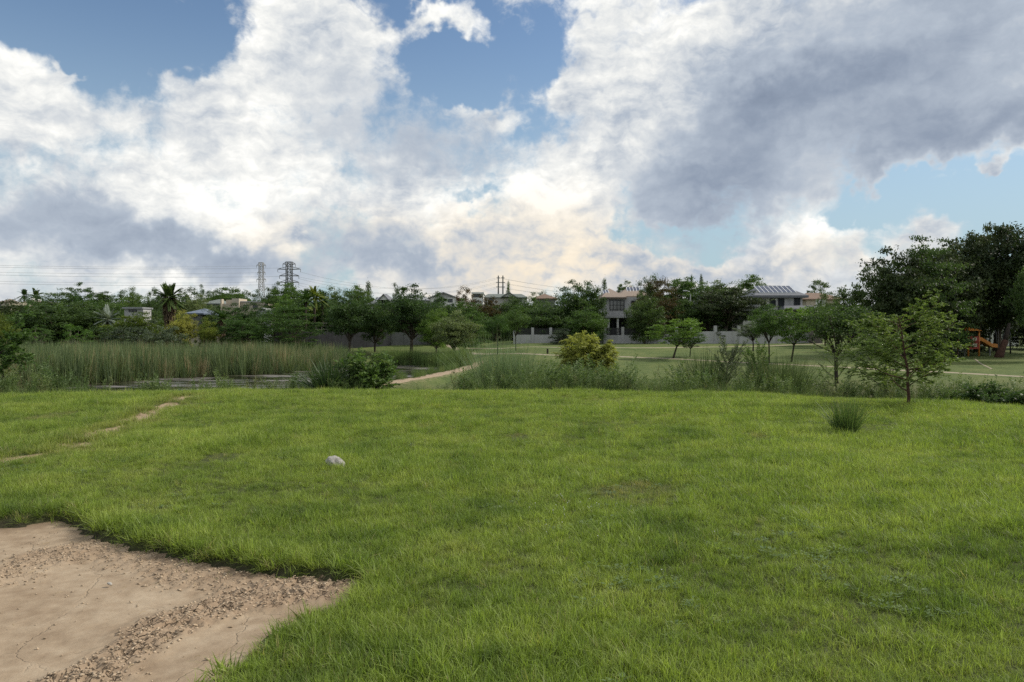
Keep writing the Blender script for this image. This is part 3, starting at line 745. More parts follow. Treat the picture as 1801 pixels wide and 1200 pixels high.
def tree_meshes(kind, seed, H=6.0, Wd=6.0, nleaf=4200, leaf=.19, ncl=60, bark='bark', cb=.25, mat='mid', trunk_r=.14, lean=0.0):
    """(trunk mesh, crown mesh) of one tree; crown of leaf-sized faces gathered in clumps"""
    rg = np.random.default_rng(seed); R = Wd/2; tr = MB()
    if kind == 'conifer':
        C = []; T = []
        tr.tube([(0, 0, -.3), (0, 0, H*.5), (0, 0, H*.97)], [trunk_r, trunk_r*.6, .03], 6)
        for i in range(ncl):
            z = H*(.12+.86*(i/ncl)**.9); r = R*(1-z/H)**.8*(.8+.4*rg.random())+.05; a = i*2.4
            tip = np.array([cos(a)*r, sin(a)*r, z+r*.15]); tr.tube([(0, 0, z-.1), tip], [.03, .01], 3, False)
            k = nleaf//ncl; t = rg.random(k)**.7; C.append(np.array([0, 0, z])+(tip-[0, 0, z])*t[:, None]+rg.normal(0, .10*R, (k, 3))*[1, 1, .5]); T.append(np.full(k, rg.random()))
        C = np.concatenate(C); v = leaf_arrays(C, rg, leaf, tint=np.concatenate(T), up=.3)
        return tr.build('trunk', M[bark], link=False, smooth=True), mesh_np('crown', v[0], v[1], M[mat], attrs={'tint': v[2]}, link=False)
    # clump centres
    cc = []; zc = H*(cb+1)/2
    lob = rg.uniform(0, 2*pi, 6)
    tries = 0
    while len(cc) < ncl and tries < 20000:
        tries += 1
        u = rg.normal(size=3); u /= np.linalg.norm(u); a = atan2(u[1], u[0])
        lump = .90+.13*sin(3*a+lob[0]+2*u[2])+.10*sin(5*a+lob[1])+.10*sin(4*u[2]*2+lob[2])
        rr = (rg.random()**.45)*lump
        if kind == 'umbrella':
            q = rg.random()**.5; aa = rg.uniform(0, 2*pi); layer = rg.choice([0, .16, .32], p=[.55, .3, .15])
            q2 = q*(1-layer*.8)*(.86+.14*sin(3*aa+lob[0]))
            p = np.array([cos(aa)*q2*R*.95, sin(aa)*q2*R*.95, H*(.93-layer*.5-.28*q*q-(1-cb)*.5*rg.random()**1.6+.05*rg.random())])
        elif kind == 'feather':
            q = rg.random()**.6; aa = rg.uniform(0, 2*pi)
            p = np.array([cos(aa)*q*R, sin(aa)*q*R, H*(cb+(1-cb)*(rg.random()*(1-.45*q*q)+.05))])
        elif kind == 'vase':
            hh = rg.random()**.7; q = (.35+.65*hh)*rg.random()**.4*(1-.35*max(0, hh-.75)*4*.5); aa = rg.uniform(0, 2*pi)
            p = np.array([cos(aa)*q*R, sin(aa)*q*R, H*(cb+(1-cb)*hh*.95)])
            if hh > .7: p[2] -= H*.14*(q**2)
        else:
            p = np.array([u[0]*rr*R, u[1]*rr*R, zc+u[2]*rr*H*(1-cb)/2])
            if kind == 'dome' and u[2] < 0: p[2] = zc+u[2]*rr*H*(1-cb)/2*1.0; p[:2] *= 1.08
        if p[2] < max(H*cb*.9, H*.03): continue
        cc.append(p)
    cc = np.array(cc); cc[:, 0] += lean*cc[:, 2]
    # wood
    th = H*max(cb*.85, .18); top = np.array([lean*th+rg.normal(0, .04*H*.3), rg.normal(0, .03*H*.3), th])
    base = curve((0, 0, -.4), top, 0, 5, rg, .06*H*.25); tr.tube(base, list(np.linspace(trunk_r*1.25, trunk_r*.8, 5)), 8)
    order = rg.permutation(len(cc)); nl = min(14, len(cc))
    for i in order[:nl]:
        tr.tube(curve(top-[0, 0, th*.12*rg.random()], cc[i], .03*H, 5, rg, .03*H), list(np.linspace(trunk_r*.5, .018, 5)), 5, False)
    for i in order[nl:nl+26]:
        j = order[int(rg.integers(0, nl))]; tr.tube(curve(top*.4+cc[j]*.6, cc[i], .0, 4, rg, .02*H), list(np.linspace(.035*H/6, .01, 4)), 4, False)
    # leaves
    w = rg.uniform(.5, 1.5, len(cc)); w /= w.sum(); cnt = np.maximum(3, (w*nleaf).astype(int)); C = []; T = []
    cr = (R*.24 if kind != 'umbrella' else R*.20)
    for p, k in zip(cc, cnt):
        s = cr*rg.uniform(.6, 1.25); flat_ = {'umbrella': .42, 'feather': .35, 'vase': .6}.get(kind, .62)
        q = rg.normal(0, .5, (k, 3)); q *= np.minimum(1, 1.15/(np.linalg.norm(q, axis=1, keepdims=True)+1e-6))
        # leaves sit on a few sprays inside the clump so that its edge is ragged
        sp = rg.normal(size=(5, 3)); sp /= np.linalg.norm(sp, axis=1, keepdims=True); sp[:, 2] = np.abs(sp[:, 2])*.8; si = rg.integers(0, 5, k)
        q = q*.62+sp[si]*(rg.random(k)[:, None])*.95
        C.append(p+q*s*[1, 1, flat_]); T.append(np.full(k, rg.random()*.75+.1))
    v = leaf_arrays(np.concatenate(C), rg, leaf, tint=np.concatenate(T), up=.7)
    return tr.build('trunk', M[bark], link=False, smooth=True), mesh_np('crown', v[0], v[1], M[mat], attrs={'tint': v[2]}, link=False)

PROTO = {}
def proto(kind, var=0):
    key = (kind, var)
    if key not in PROTO:
        s = hash_seed(kind)+var*7
        P_ = {
            'dense': dict(kind='round', cb=-.12, ncl=230, nleaf=21000, leaf=.18), 'giant': dict(kind='round', cb=.20, ncl=200, nleaf=22000, leaf=.17, trunk_r=.2), 'round': dict(kind='round', cb=.16, ncl=150, nleaf=15000, leaf=.17),
            'clear': dict(kind='round', cb=.27, ncl=160, nleaf=15000, leaf=.17, trunk_r=.15), 'umbrella': dict(kind='umbrella', cb=.36, ncl=190, nleaf=16000, leaf=.14, trunk_r=.16),
            'airy': dict(kind='umbrella', cb=.4, ncl=60, nleaf=5000, leaf=.15, trunk_r=.10), 'conifer': dict(kind='conifer', ncl=60, nleaf=2600, leaf=.18),
            'feather': dict(kind='feather', cb=.02, ncl=210, nleaf=19000, leaf=.14), 'vase': dict(kind='vase', cb=.15, ncl=60, nleaf=4200, leaf=.17),
            'lolly': dict(kind='round', cb=.44, ncl=120, nleaf=11000, leaf=.15, trunk_r=.11), 'leaner': dict(kind='umbrella', cb=.36, ncl=90, nleaf=8000, leaf=.17, trunk_r=.09, lean=.22), 'bush': dict(kind='round', cb=-.3, ncl=80, nleaf=7000, leaf=.22),
        }[kind]
        P_ = dict(P_); k = P_.pop('kind'); PROTO[key] = tree_meshes(k, s, **P_)
    return PROTO[key]
def hash_seed(s): return sum(ord(c)*(i+3) for i, c in enumerate(s)) % 9973
BASE = {'giant': 'broadleaf_tree', 'lolly': 'broadleaf_tree', 'leaner': 'acacia_tree', 'dense': 'broadleaf_tree', 'round': 'broadleaf_tree', 'clear': 'broadleaf_tree', 'umbrella': 'acacia_tree', 'airy': 'acacia_tree', 'conifer': 'conifer_tree', 'feather': 'feathery_tree', 'vase': 'spreading_tree', 'bush': 'shrub'}
CNT = [0]
def place(kind, px, top, wpx, D, mat, label, group=None, base=None, bark=None, name=None, cat=None, z0=None):
    """a tree whose crown tops out at pixel row `top`, wpx wide, D metres away (or standing where the ray through row `base` meets the ground)"""
    CNT[0] += 1; rg = np.random.default_rng(CNT[0]*13+5)
    if base is not None: X, D = hit(px, base, 24)
    else: X = X_(px, D)
    z = g1(X, D) if z0 is None else z0
    H = Z_(top, D)-z; Wd = wpx/F*D
    tm, cm = proto(kind, int(rg.integers(0, 3)))
    nm = name or BASE[kind]
    r = empty(nm, (X, D, z), float(rg.uniform(0, 6.28)), label=label, cat=cat or ('shrub' if kind == 'bush' else 'tree'), group=group)
    for m_, part, mt in ((tm, 'trunk', bark or 'bark'), (cm, 'crown', mat)):
        o = bpy.data.objects.new(part, m_); COL.objects.link(o); o.parent = r
        o.scale = (Wd/6*1.20, Wd/6*1.20, H/6*1.03)
        o.material_slots[0].link = 'OBJECT'; o.material_slots[0].material = M[mt]
    return r

def palm(px, top, wpx, D, label, frond='mid', skirt=True, trunk_px=None, n=34, droop=.9, group=None, name='palm_tree'):
    CNT[0] += 1; rg = np.random.default_rng(CNT[0]*31)
    X = X_(px, D); z = g1(X, D); H = Z_(top, D)-z; R = wpx/F*D/2
    r = empty(name, (X, D, z), 0, label=label, cat='palm tree', group=group)
    hub = H-R*.75; tr = MB().tube([(0, 0, -.4), (.05, 0, hub*.5), (0, 0, hub)], [R*.09, R*.075, R*.085], 8); tr.build('trunk', M['bark'], r, smooth=True)
    V = []
    for i in range(n):
        a = i*2.39996; e = radians(rg.uniform(-40, 85)); L = R*rg.uniform(.85, 1.1)
        m = 12; t = np.linspace(.12, 1, m); x = L*t*cos(e); zz = L*(t*sin(e)-droop*.45*t*t)
        C = np.stack([x*cos(a), x*sin(a), hub+zz], 1); td = np.gradient(C, axis=0); td /= np.linalg.norm(td, axis=1, keepdims=True)
        side = np.array([-sin(a), cos(a), 0.0]); l = L*.24*(1-t*.6)
        for sg in (-1, 1):
            d = side*sg*.8+td*.7+[0, 0, -.25]; d /= np.linalg.norm(d, axis=1, keepdims=True)
            for k in range(2):
                c0 = C+td*(k*.5*L/m)[..., None] if False else C+td*(k*.5*L/m)
                b = td*(L*.042)
                V.append(np.stack([c0-b, c0+d*(l*.5)[:, None]+b*.9, c0+d*l[:, None], c0+d*(l*.5)[:, None]-b*.9], 1).reshape(-1, 4, 3))
    V = np.concatenate(V); nn = len(V)
    mesh_np('fronds', V.reshape(-1, 3), np.arange(nn*4).reshape(-1, 4), M[frond], r, attrs={'tint': np.repeat(rg.random(nn), 4)})
    if skirt:
        k = 900; a = rg.uniform(0, 6.28, k); h = rg.uniform(.0, 1, k); rr = R*(.34-.16*h)*np.sqrt(rg.random(k))*1.1
        C = np.stack([rr*np.cos(a), rr*np.sin(a), hub-.1*R-h*R*1.55], 1); d = np.stack([np.cos(a)*.35, np.sin(a)*.35, np.full(k, -1.0)], 1)
        v = leaf_arrays(C, rg, R*.42, .16, 0, d); mesh_np('dead_frond_skirt', v[0], v[1], M['skirt'], r, attrs={'tint': v[2]})
    return r

# ---- trees and shrubs beyond the pond and the park: (kind, centre px, top px, width px, distance, foliage, label)
TREES = [
 # far left, behind the reeds
 ('round', 8, 553, 46, 78, 'acid', 'yellow green tree at the left frame edge behind the reeds'),
 ('dense', 22, 532, 120, 100, 'darkest', 'dark broad tree at the far left below the twin palms'),
 ('dense', 100, 530, 130, 98, 'dark', 'wide dark rounded tree left of the silver palm behind the reeds'),
 ('dense', 158, 536, 110, 100, 'dark', 'dark green tree directly behind the silver palm'),
 ('round', 92, 522, 90, 125, 'dark', 'low dark tree under the right one of the twin palms'),
 ('feather', 118, 512, 60, 130, 'dark', 'spiky dark tree top left of the tallest treetop on the left skyline'),
 ('feather', 143, 504, 50, 128, 'mid', 'tallest pointed treetop on the left skyline'),
 ('umbrella', 178, 513, 72, 135, 'dark', 'flat topped tree on the skyline right of the tallest left treetop'),
 ('dense', 197, 523, 62, 120, 'mid', 'mid green tree on the slope left of the flat roofed white house'),
 ('round', 229, 513, 44, 150, 'dark', 'small round dark treetop above the flat roofed white house'),
 ('dense', 246, 524, 66, 130, 'mid', 'soft green tree behind the flat roofed white house'),
 ('airy', 66, 567, 48, 80, 'mid', 'small green tree with thin upright pale trunk before the dark trees at left'),
 ('airy', 133, 566, 56, 79, 'bright', 'small bright tree with leaning pale trunk before the dark trees at left'),
 ('dense', 238, 551, 92, 92, 'acid', 'yellowish green tree below the flat roofed white house'),
 ('bush', 180, 571, 70, 82, 'dark', 'dark shrub behind the reeds below the silver palm'),
 ('bush', 222, 570, 80, 81, 'grey', 'grey green shrub behind the reeds below the yellowish tree'),
 ('bush', 277, 560, 84, 80, 'grey', 'broad grey green shrub at the foot of the tall skirted palm'),
 ('dense', 268, 520, 40, 112, 'dark', 'dark tree close left of the tall skirted palm'),
 ('round', 277, 508, 38, 122, 'dark', 'narrow dark treetop directly left of the skirted palm crown'),
 ('round', 329, 507, 46, 125, 'dark', 'dark treetop directly right of the skirted palm crown'),
 ('dense', 348, 521, 50, 112, 'olive', 'olive green shrubby tree right of the skirted palm'),
 ('round', 358, 511, 28, 150, 'mid', 'small treetop between the skirted palm and the long umbrella tree'),
 ('umbrella', 402, 506, 86, 145, 'mid', 'long umbrella tree on the skyline above the beige flat roofed house'),
 ('umbrella', 384, 513, 50, 160, 'dark', 'dark umbrella treetop behind the left end of the long umbrella tree'),
 ('round', 424, 514, 40, 150, 'dark', 'dark treetop at the right end of the long umbrella tree'),
 ('round', 452, 518, 34, 150, 'dark', 'low rounded treetop below the pale pylon'),
 ('bush', 400, 533, 60, 125, 'dark', 'dark shrub before the grey roof beside the beige house'),
 ('round', 321, 547, 50, 84, 'gold', 'yellow flowering rounded tree below the skirted palm'),
 ('round', 365, 566, 36, 84, 'acid', 'small yellow green tree right of the yellow flowering tree'),
 ('dense', 374, 540, 64, 97, 'dark', 'dark leafy tree behind the small yellow green tree'),
 ('dense', 430, 535, 84, 96, 'dark', 'large dark round tree before the beige flat roofed house'),
 ('umbrella', 425, 557, 70, 84, 'mid', 'layered green tree before the large dark round tree'),
 ('bush', 412, 583, 40, 83, 'dark', 'small dark shrub at the right end of the beige garden wall'),
 ('bush', 320, 590, 44, 82, 'mid', 'low green shrub before the beige garden wall under the yellow tree'),
 ('round', 482, 506, 40, 150, 'dark', 'dark treetop between the two lattice pylons'),
 # around the charcoal wall
 ('umbrella', 508, 501, 96, 112, 'mid', 'tall light green tree below the dark lattice pylon'),
 ('dense', 508, 522, 64, 104, 'bright', 'light green bushy tree above the white wall corner'),
 ('feather', 506, 536, 94, 88, 'mid', 'drooping feathery green tree before the left end of the charcoal wall'),
 ('round', 590, 512, 44, 140, 'dark', 'dark treetop right of the strappy leaved garden plants'),
 ('round', 578, 530, 56, 118, 'dark', 'dark tree behind the timber pergola'),
 ('umbrella', 630, 504, 64, 135, 'mid', 'flat topped treetop beside the skyline conifer'),
 ('conifer', 648, 498, 30, 140, 'dark', 'pointed conifer on the skyline above the slate roof'),
 ('clear', 616, 523, 84, 87, 'dark', 'dark shade tree with two trunks before the charcoal wall'),
 ('round', 660, 532, 64, 90, 'dark', 'dark leafy tree between the two big shade trees at the charcoal wall'),
 ('clear', 723, 512, 96, 87, 'dark', 'big dark shade tree with forked trunk at the end of the charcoal wall'),
 ('round', 700, 510, 34, 110, 'dark', 'upright treetop behind the big forked shade tree'),
 ('dense', 778, 517, 52, 105, 'dark', 'dark tree before the white gabled house'),
 ('round', 766, 544, 52, 84, 'bright', 'bright green tree left behind the umbrella shaped bush'),
 ('dense', 820, 512, 40, 110, 'red', 'reddish brown tree between the gabled house and the white box house'),
 ('feather', 818, 532, 72, 88, 'mid', 'spreading green tree behind the umbrella shaped bush'),
 ('dense', 855, 522, 56, 105, 'red', 'reddish brown bushy tree below the white box house'),
 ('dense', 900, 519, 60, 108, 'dark', 'dark tree below the long green roofed house'),
 ('conifer', 894, 498, 18, 150, 'dark', 'small conifer beside the twin pole masts'),
 ('round', 935, 524, 50, 104, 'mid', 'mid green tree at the right end of the long green roofed house'),
 ('round', 951, 513, 26, 150, 'dark', 'small dark treetop on the skyline left of the huge dark tree'),
 ('dense', 958, 534, 84, 95, 'dark', 'dark tree behind the white pillared wall, left of the huge dark tree'),
 ('dense', 1012, 496, 78, 97, 'dark', 'huge dark tree left of the tiled roof house, its left half'),
 ('dense', 1038, 496, 50, 98, 'dark', 'huge dark tree left of the tiled roof house, its right half'),
 ('conifer', 1063, 493, 24, 135, 'dark', 'clipped dark conifer top above the left end of the tiled roof'),
 ('dense', 1032, 540, 68, 89, 'mid', 'green tree behind the yellow shrub before the huge dark tree'),
 ('bush', 990, 568, 40, 88, 'grey', 'pale leaved shrub over the white pillared wall'),
 ('umbrella', 1098, 496, 40, 130, 'mid', 'pale umbrella treetop behind the tiled roof'),
 ('dense', 1134, 516, 62, 90, 'dark', 'dark tree hiding the right side of the tiled roof house'),
 ('feather', 1155, 493, 72, 94, 'red', 'tall reddish green tree right of the tiled roof house'),
 ('round', 1142, 494, 44, 96, 'dark', 'slender dark treetop rising over the solar panels of the tiled roof'),
 ('umbrella', 1205, 489, 100, 104, 'mid', 'wide light green umbrella treetop left of the street lamp'),
 ('conifer', 1216, 487, 16, 130, 'dark', 'left of the two small conifer tips between the houses'),
 ('conifer', 1233, 486, 18, 130, 'dark', 'right of the two small conifer tips between the houses'),
 ('dense', 1192, 515, 80, 96, 'dark', 'dark tree below the street lamp'),
 ('umbrella', 1318, 484, 86, 125, 'mid', 'long flat umbrella tree on the skyline left of the solar roof'),
 ('umbrella', 1262, 496, 66, 108, 'mid', 'grey green umbrella treetop right of the street lamp'),
 ('umbrella', 1276, 503, 128, 95, 'darkest', 'very wide dark umbrella tree in the garden left of the solar roof house'),
 ('umbrella', 1240, 535, 96, 96, 'dark', 'dark layered tree behind the white wall beside the wide umbrella tree'),
 ('airy', 1438, 493, 56, 120, 'dark', 'thin umbrella acacia on the skyline right of the solar roof'),
 ('round', 1452, 519, 56, 84, 'dark', 'dark tree right of the solar roof house'),
 ('round', 1496, 510, 66, 80, 'dark', 'dark tree between the solar roof house and the giant dark trees'),
 # giant trees at the right
 ('dense', 1586, 440, 140, 66, 'darkest', 'giant dark tree at the left end of the group above the playground'),
 ('feather', 1548, 466, 80, 68, 'dark', 'drooping left skirt tree of the giant dark group'),
 ('dense', 1652, 430, 140, 70, 'darkest', 'giant dark tree in the middle of the group above the playground'),
 ('feather', 1625, 430, 120, 66, 'dark', 'feathery dark treetop between the first two giant trees'),
 ('giant', 1752, 412, 150, 73, 'darkest', 'giant dark tree over the orange slide'),
 ('giant', 1722, 412, 100, 72, 'darkest', 'ragged topmost crown over the orange slide'),
 ('giant', 1830, 400, 170, 70, 'darkest', 'giant dark tree cut by the right edge of the photo'),
 ('giant', 1822, 470, 70, 60, 'dark', 'lighter drooping branch tree at the right edge of the photo'),
]
for t in TREES:
    k, px, top, w, D, mt, lb = t
    g = 'giant dark trees above the playground' if px > 1540 else 'garden trees beyond the pond and park'
    if k == 'bush': g = 'shrubs beyond the pond and park'
    o = place(k, px, top, w, D, mt, lb, g, bark='bark_dark' if D < 70 else ('bark_pale' if 'pale' in lb else 'bark'))
LAND = ['behind the reeds at the left frame edge', 'below the left one of the twin palms', 'right of the twin palms, low in the garden mass', 'left below the tallest left treetop', 'right below the tallest left treetop', 'just above the silver palm', 'left below the flat roofed white house', 'left of the skirted palm', 'under the crown of the skirted palm', 'below the blue grey pitched roof', 'below the grey hut roof', 'below the windows of the beige flat roofed house', 'below the white gabled house', 'behind the drooping feathery tree', 'behind the strappy garden plants', 'behind the right end of the timber pergola', 'left behind the two trunk shade tree', 'between the two big shade trees, farther back', 'right below the slate roof', 'just left of the forked shade tree, farther back', 'directly behind the forked shade tree', 'below the left corner of the wide white gable', 'below the middle of the wide white gable', 'below the right corner of the wide white gable', 'below the small white box storey', 'below the left end of the green roof', 'below the twin pole masts', 'below the right half of the green roof', 'at the left foot of the dark pitched roof', 'at the left side of the huge dark tree', 'right of the tall reddish green tree', 'left below the street lamp', 'right below the street lamp', 'left of the solar roof, behind the wide umbrella tree']
for i in range(34):
    px = [6, 40, 76, 116, 150, 186, 214, 282, 306, 344, 372, 446, 480, 520, 548, 572, 594, 640, 672, 690, 712, 748, 770, 800, 836, 866, 888, 916, 940, 968, 1160, 1186, 1224, 1300][i]
    place('dense', px, (np.interp(px, [0, 180, 200, 240, 280, 330, 345, 480, 520, 620, 640, 700, 740, 800, 860, 970, 1200], [530, 534, 556, 556, 534, 552, 554, 556, 528, 528, 542, 538, 532, 536, 534, 530, 526])+(i*37) % 9), 60, 100+(i*29) % 11, 'dark' if i % 3 else 'mid', ('dark' if i % 3 else 'mid green')+' bushy garden tree '+LAND[i], 'unbroken mass of garden trees')
# trees standing in the park, bases in view
g_ = 'young trees planted along the park footpath'
for k, px, top, w, base, mt, lb in [
 ('clear', 798, 556, 76, 634, 'olive', 'umbrella shaped grey green bush tree with many stems beside the sandy bank'),
 ('lolly', 874, 556, 44, 624, 'mid', 'left of the two close standing round headed trees by the path'),
 ('lolly', 907, 548, 42, 617, 'mid', 'right of the two close standing round headed trees by the path, rust tinged'),
 ('leaner', 1183, 557, 92, 631, 'bright', 'bright leaning young tree with dark bent trunk on the footpath'),
 ('leaner', 1213, 580, 50, 628, 'mid', 'low drooping branch tree just right of the bright leaning tree'),
 ('bush', 1263, 577, 36, 604, 'grey', 'round grey green shrub before the white wall'),
 ('lolly', 1324, 570, 54, 618, 'grey', 'small grey green round tree with short dark trunk left of the leaning tree'),
 ('leaner', 1391, 536, 88, 637, 'bright', 'broad green tree with curved leaning trunk before the solar roof house'),
 ('lolly', 1352, 540, 66, 640, 'mid', 'slim stemmed green tree left beside the curved leaning tree'),
]:
    place(k, px, top, w, None, mt, lb, g_, base=base, bark='bark_dark')
place('lolly', 1472, 538, 140, 42, 'dark', 'dense dark leafy tree with reddish tips on the lawn behind the feathery saplings', bark='bark_dark')
palm(298, 500, 62, 90, 'tall palm with brown skirt of dead fronds behind the reeds', 'dark', True, n=70, droop=.45)
gp = 'twin palms on the left skyline'
palm(43, 507, 34, 190, 'left of the twin skyline palms', 'dark', False, n=30, group=gp)
palm(63, 505, 42, 185, 'right of the twin skyline palms, slightly larger', 'dark', False, n=34, group=gp)
palm(190, 540, 58, 97, 'silver blue fan palm among dark trees behind the reeds', 'silver', False, n=30, droop=.5)
palm(390, 545, 44, 92, 'shaggy dark palm clump behind the yellow green tree', 'mid', True, n=34)
gs = 'tall strappy leaved garden plants behind the charcoal wall'
for i, (px, tp, w, lb) in enumerate([(538, 510, 46, 'left strappy leaved palm like plant by the pale stems'), (553, 503, 50, 'tallest strappy leaved palm like plant by the pale stems'), (567, 511, 46, 'right strappy leaved palm like plant by the pale stems'), (556, 532, 60, 'lowest strappy leaved plant with yellowish stems')]):
    palm(px, tp, w, 100+i*2, lb, 'acid' if i % 2 else 'mid', False, n=44, droop=.6, group=gs)

# far woodland that fills the gaps to the horizon
place('dense', 1815, 548, 90, 77, 'darkest', 'dark understorey tree behind the swing at the right edge', 'giant dark trees above the playground')
place('dense', 1612, 446, 110, 73, 'darkest', 'giant dark tree behind the feathery treetop, second from the left of its group', 'giant dark trees above the playground')
place('dense', 1698, 424, 120, 76, 'darkest', 'giant dark tree filling the middle of the group left of the slide', 'giant dark trees above the playground')
def far_wood():
    rg = np.random.default_rng(5); n = 1500; x = rg.uniform(-400, 400, n); y = rg.uniform(118, 330, n)
    k = np.abs(x) < y*.95; x, y = x[k], y[k]; z = ground(x, y); H = rg.uniform(3.4, 5.6, len(x))*np.interp(y, [118, 200, 330], [.95, 1.15, 1.5])
    me = [proto(k_, v)[1] for k_ in ('dense', 'umbrella') for v in (0, 1)]
    dm = []
    for m_ in me:
        c = m_.copy(); c.materials.clear(); c.materials.append(M['dark']); dm.append(c)
    px = 900.5+x/y*F
    o = scatter('distant_woodland', dm, np.stack([x, y, z-.3], 1), H/6*rg.uniform(.9, 1.2, len(x)), np.stack([x*0, x*0, rg.uniform(0, 6.28, len(x))], 1), rg.choice([0, 1, 0, 1, 2, 3], len(x)), None, 'mass of distant dark garden trees closing the horizon behind the houses', 'woodland')
far_wood()

# ------------------------------------------------------------------ saplings and shrubs near the lawn edge
def grow(rg, spec, p0=(0, 0, 0), d0=(0, 0, 1), L0=1.0, r0=.02, wood=None, leaves=None, lvl=0, lean=0):
    p = np.array(p0, float); d = np.array(d0, float); d /= np.linalg.norm(d); s = spec[lvl]; n = s.get('seg', 6); pts = [p.copy()]; dirs = [d.copy()]
    for i in range(n):
        d = d+rg.normal(0, s.get('wob', .12), 3)+np.array([0, 0, s.get('up', 0)])/n*2; d /= np.linalg.norm(d); p = p+d*L0/n; pts.append(p.copy()); dirs.append(d.copy())
    wood.tube(pts, list(np.linspace(r0, r0*s.get('taper', .35), n+1)), 6 if lvl == 0 else (4 if lvl == 1 else 3), False)
    pts = np.array(pts); dirs = np.array(dirs)
    def at(t):
        q = t*n; i = min(int(q), n-1); f = q-i; return pts[i]*(1-f)+pts[i+1]*f, dirs[i]*(1-f)+dirs[i+1]*f
    if lvl+1 < len(spec):
        k = s['kids']; c = spec[lvl+1]
        for i in range(k):
            t = s.get('start', .3)+(1-s.get('start', .3))*(i+rg.random()*.8)/k; t = min(t, 1)
            q, dd = at(t); a = i*2.39996+rg.normal(0, .4); u = np.cross(dd, [0.3, .2, 1]); u /= np.linalg.norm(u)+1e-9; v = np.cross(dd, u)
            ang = radians(s.get('angle', 50))*rg.uniform(.75, 1.2); nd = dd*cos(ang)+(u*cos(a)+v*sin(a))*sin(ang)
            nd[2] = nd[2]*s.get('flat', 1)+s.get('lift', 0)
            grow(rg, spec, q, nd, L0*s.get('ratio', .5)*rg.uniform(.7, 1.15)*(1-s.get('cone', .3)*t), r0*.45*(1-.4*t), wood, leaves, lvl+1)
    if s.get('pin'):
        gap, ll, off = s['pin']; m = max(2, int(L0/gap))
        for i in range(m):
            t = .1+.9*i/m; q, dd = at(t); u = np.cross(dd, [0, 0, 1.]); u /= np.linalg.norm(u)+1e-9
            for sg in (-1, 1):
                e = u*sg+dd*.55+rg.normal(0, .25, 3); e /= np.linalg.norm(e); leaves.append((q+e*ll*off, e))
    return wood, leaves
def grown(name, px, base, spec, L, r, mat, label, cat='tree', leaf=.04, aspect=.4, stems=1, spread=.3, seed=1, dmin=8, bark='bark', group=None, pos=None, d0=(0, 0, 1), up=.6):
    rg = np.random.default_rng(seed); X, D = pos if pos else hit(px, base, dmin); z = g1(X, D)
    root = empty(name, (X, D, z-.02), 0, label=label, cat=cat, group=group); wood = MB(); leaves = []
    for i in range(stems):
        a = i*2.4+rg.random(); sp = spread if stems > 1 else 0
        grow(rg, spec, (cos(a)*.04*stems**.5, sin(a)*.04*stems**.5, -.05), (d0[0]+cos(a)*sp*rg.uniform(.4, 1.2), d0[1]+sin(a)*sp*rg.uniform(.4, 1.2), 1), L*rg.uniform(.8, 1.1), r*rg.uniform(.7, 1), wood, leaves)
    wood.build('trunk' if stems == 1 else 'stems', M[bark], root, smooth=True)
    C = np.array([q for q, e in leaves]); Dr = np.array([e for q, e in leaves])
    tint = fbm(C[:, 0]*3+7, C[:, 1]*3+C[:, 2]*3, seed, 3)
    v = leaf_arrays(C, rg, leaf, aspect, up, Dr, tint); mesh_np('foliage', v[0], v[1], M[mat], root, attrs={'tint': v[2]})
    print(name, px, 'pos', round(X, 1), round(D, 1), 'leaves', len(C)); return root

FEATHER = [dict(seg=7, kids=19, start=.18, angle=70, ratio=.68, cone=.35, wob=.07, flat=.6, lift=.16, taper=.25), dict(seg=6, kids=14, start=.2, angle=50, ratio=.36, cone=.3, wob=.15, up=.12, flat=.35), dict(seg=4, kids=4, start=.1, angle=42, ratio=.5, wob=.12, flat=.4, pin=(.035, .05, .5)), dict(seg=3, wob=.12, pin=(.020, .045, .5))]
grown('feathery_sapling', 1598, 716, FEATHER, 2.45, .040, 'sap', 'feathery leaved acacia sapling with slim reddish trunk nearest to the camera at the lawn edge', leaf=.062, aspect=.45, seed=4, bark='bark_red', dmin=9, d0=(.0, 0, 1))
grown('feathery_sapling', 1555, 700, FEATHER, 2.2, .035, 'sap', 'taller loose feathery sapling left behind the nearest acacia sapling', leaf=.055, aspect=.42, seed=9, bark='bark_dark', pos=(X_(1560, 20.5), 20.5), d0=(-.05, 0, 1))
THIN = [dict(seg=7, kids=16, start=.08, angle=58, ratio=.50, cone=.2, wob=.07, flat=.6, lift=.25, taper=.2), dict(seg=5, kids=8, start=.15, angle=42, ratio=.42, wob=.14, up=.2, pin=(.06, .05, .5)), dict(seg=3, wob=.12, pin=(.035, .05, .5))]
grown('feathery_sapling', 1472, 697, THIN, 2.2, .028, 'sap', 'thin see through sapling with long side twigs below the dense dark tree', leaf=.06, aspect=.30, seed=12, bark='bark_dark', pos=(X_(1472, 21.5), 21.5))
UPW = [dict(seg=6, kids=19, start=.45, angle=68, ratio=.42, cone=.1, wob=.04, up=.1, lift=.12, taper=.25), dict(seg=5, kids=4, start=.2, angle=32, ratio=.55, wob=.06, up=.55, pin=(.028, .09, .4)), dict(seg=3, wob=.06, up=.3, pin=(.028, .08, .4))]
grown('willowy_sapling', 1276, 690, UPW, 2.45, .026, 'grey', 'upright sapling with raised bottle brush branches, the taller of the two in the weeds', leaf=.10, aspect=.22, seed=21, bark='bark', pos=(X_(1277, 25), 25), group='bottle brush saplings in the weeds')
grown('willowy_sapling', 1326, 694, UPW, 2.0, .022, 'mid', 'shorter darker bottle brush sapling right of the taller one', leaf=.10, aspect=.24, seed=25, bark='bark', pos=(X_(1325, 24), 24), group='bottle brush saplings in the weeds')
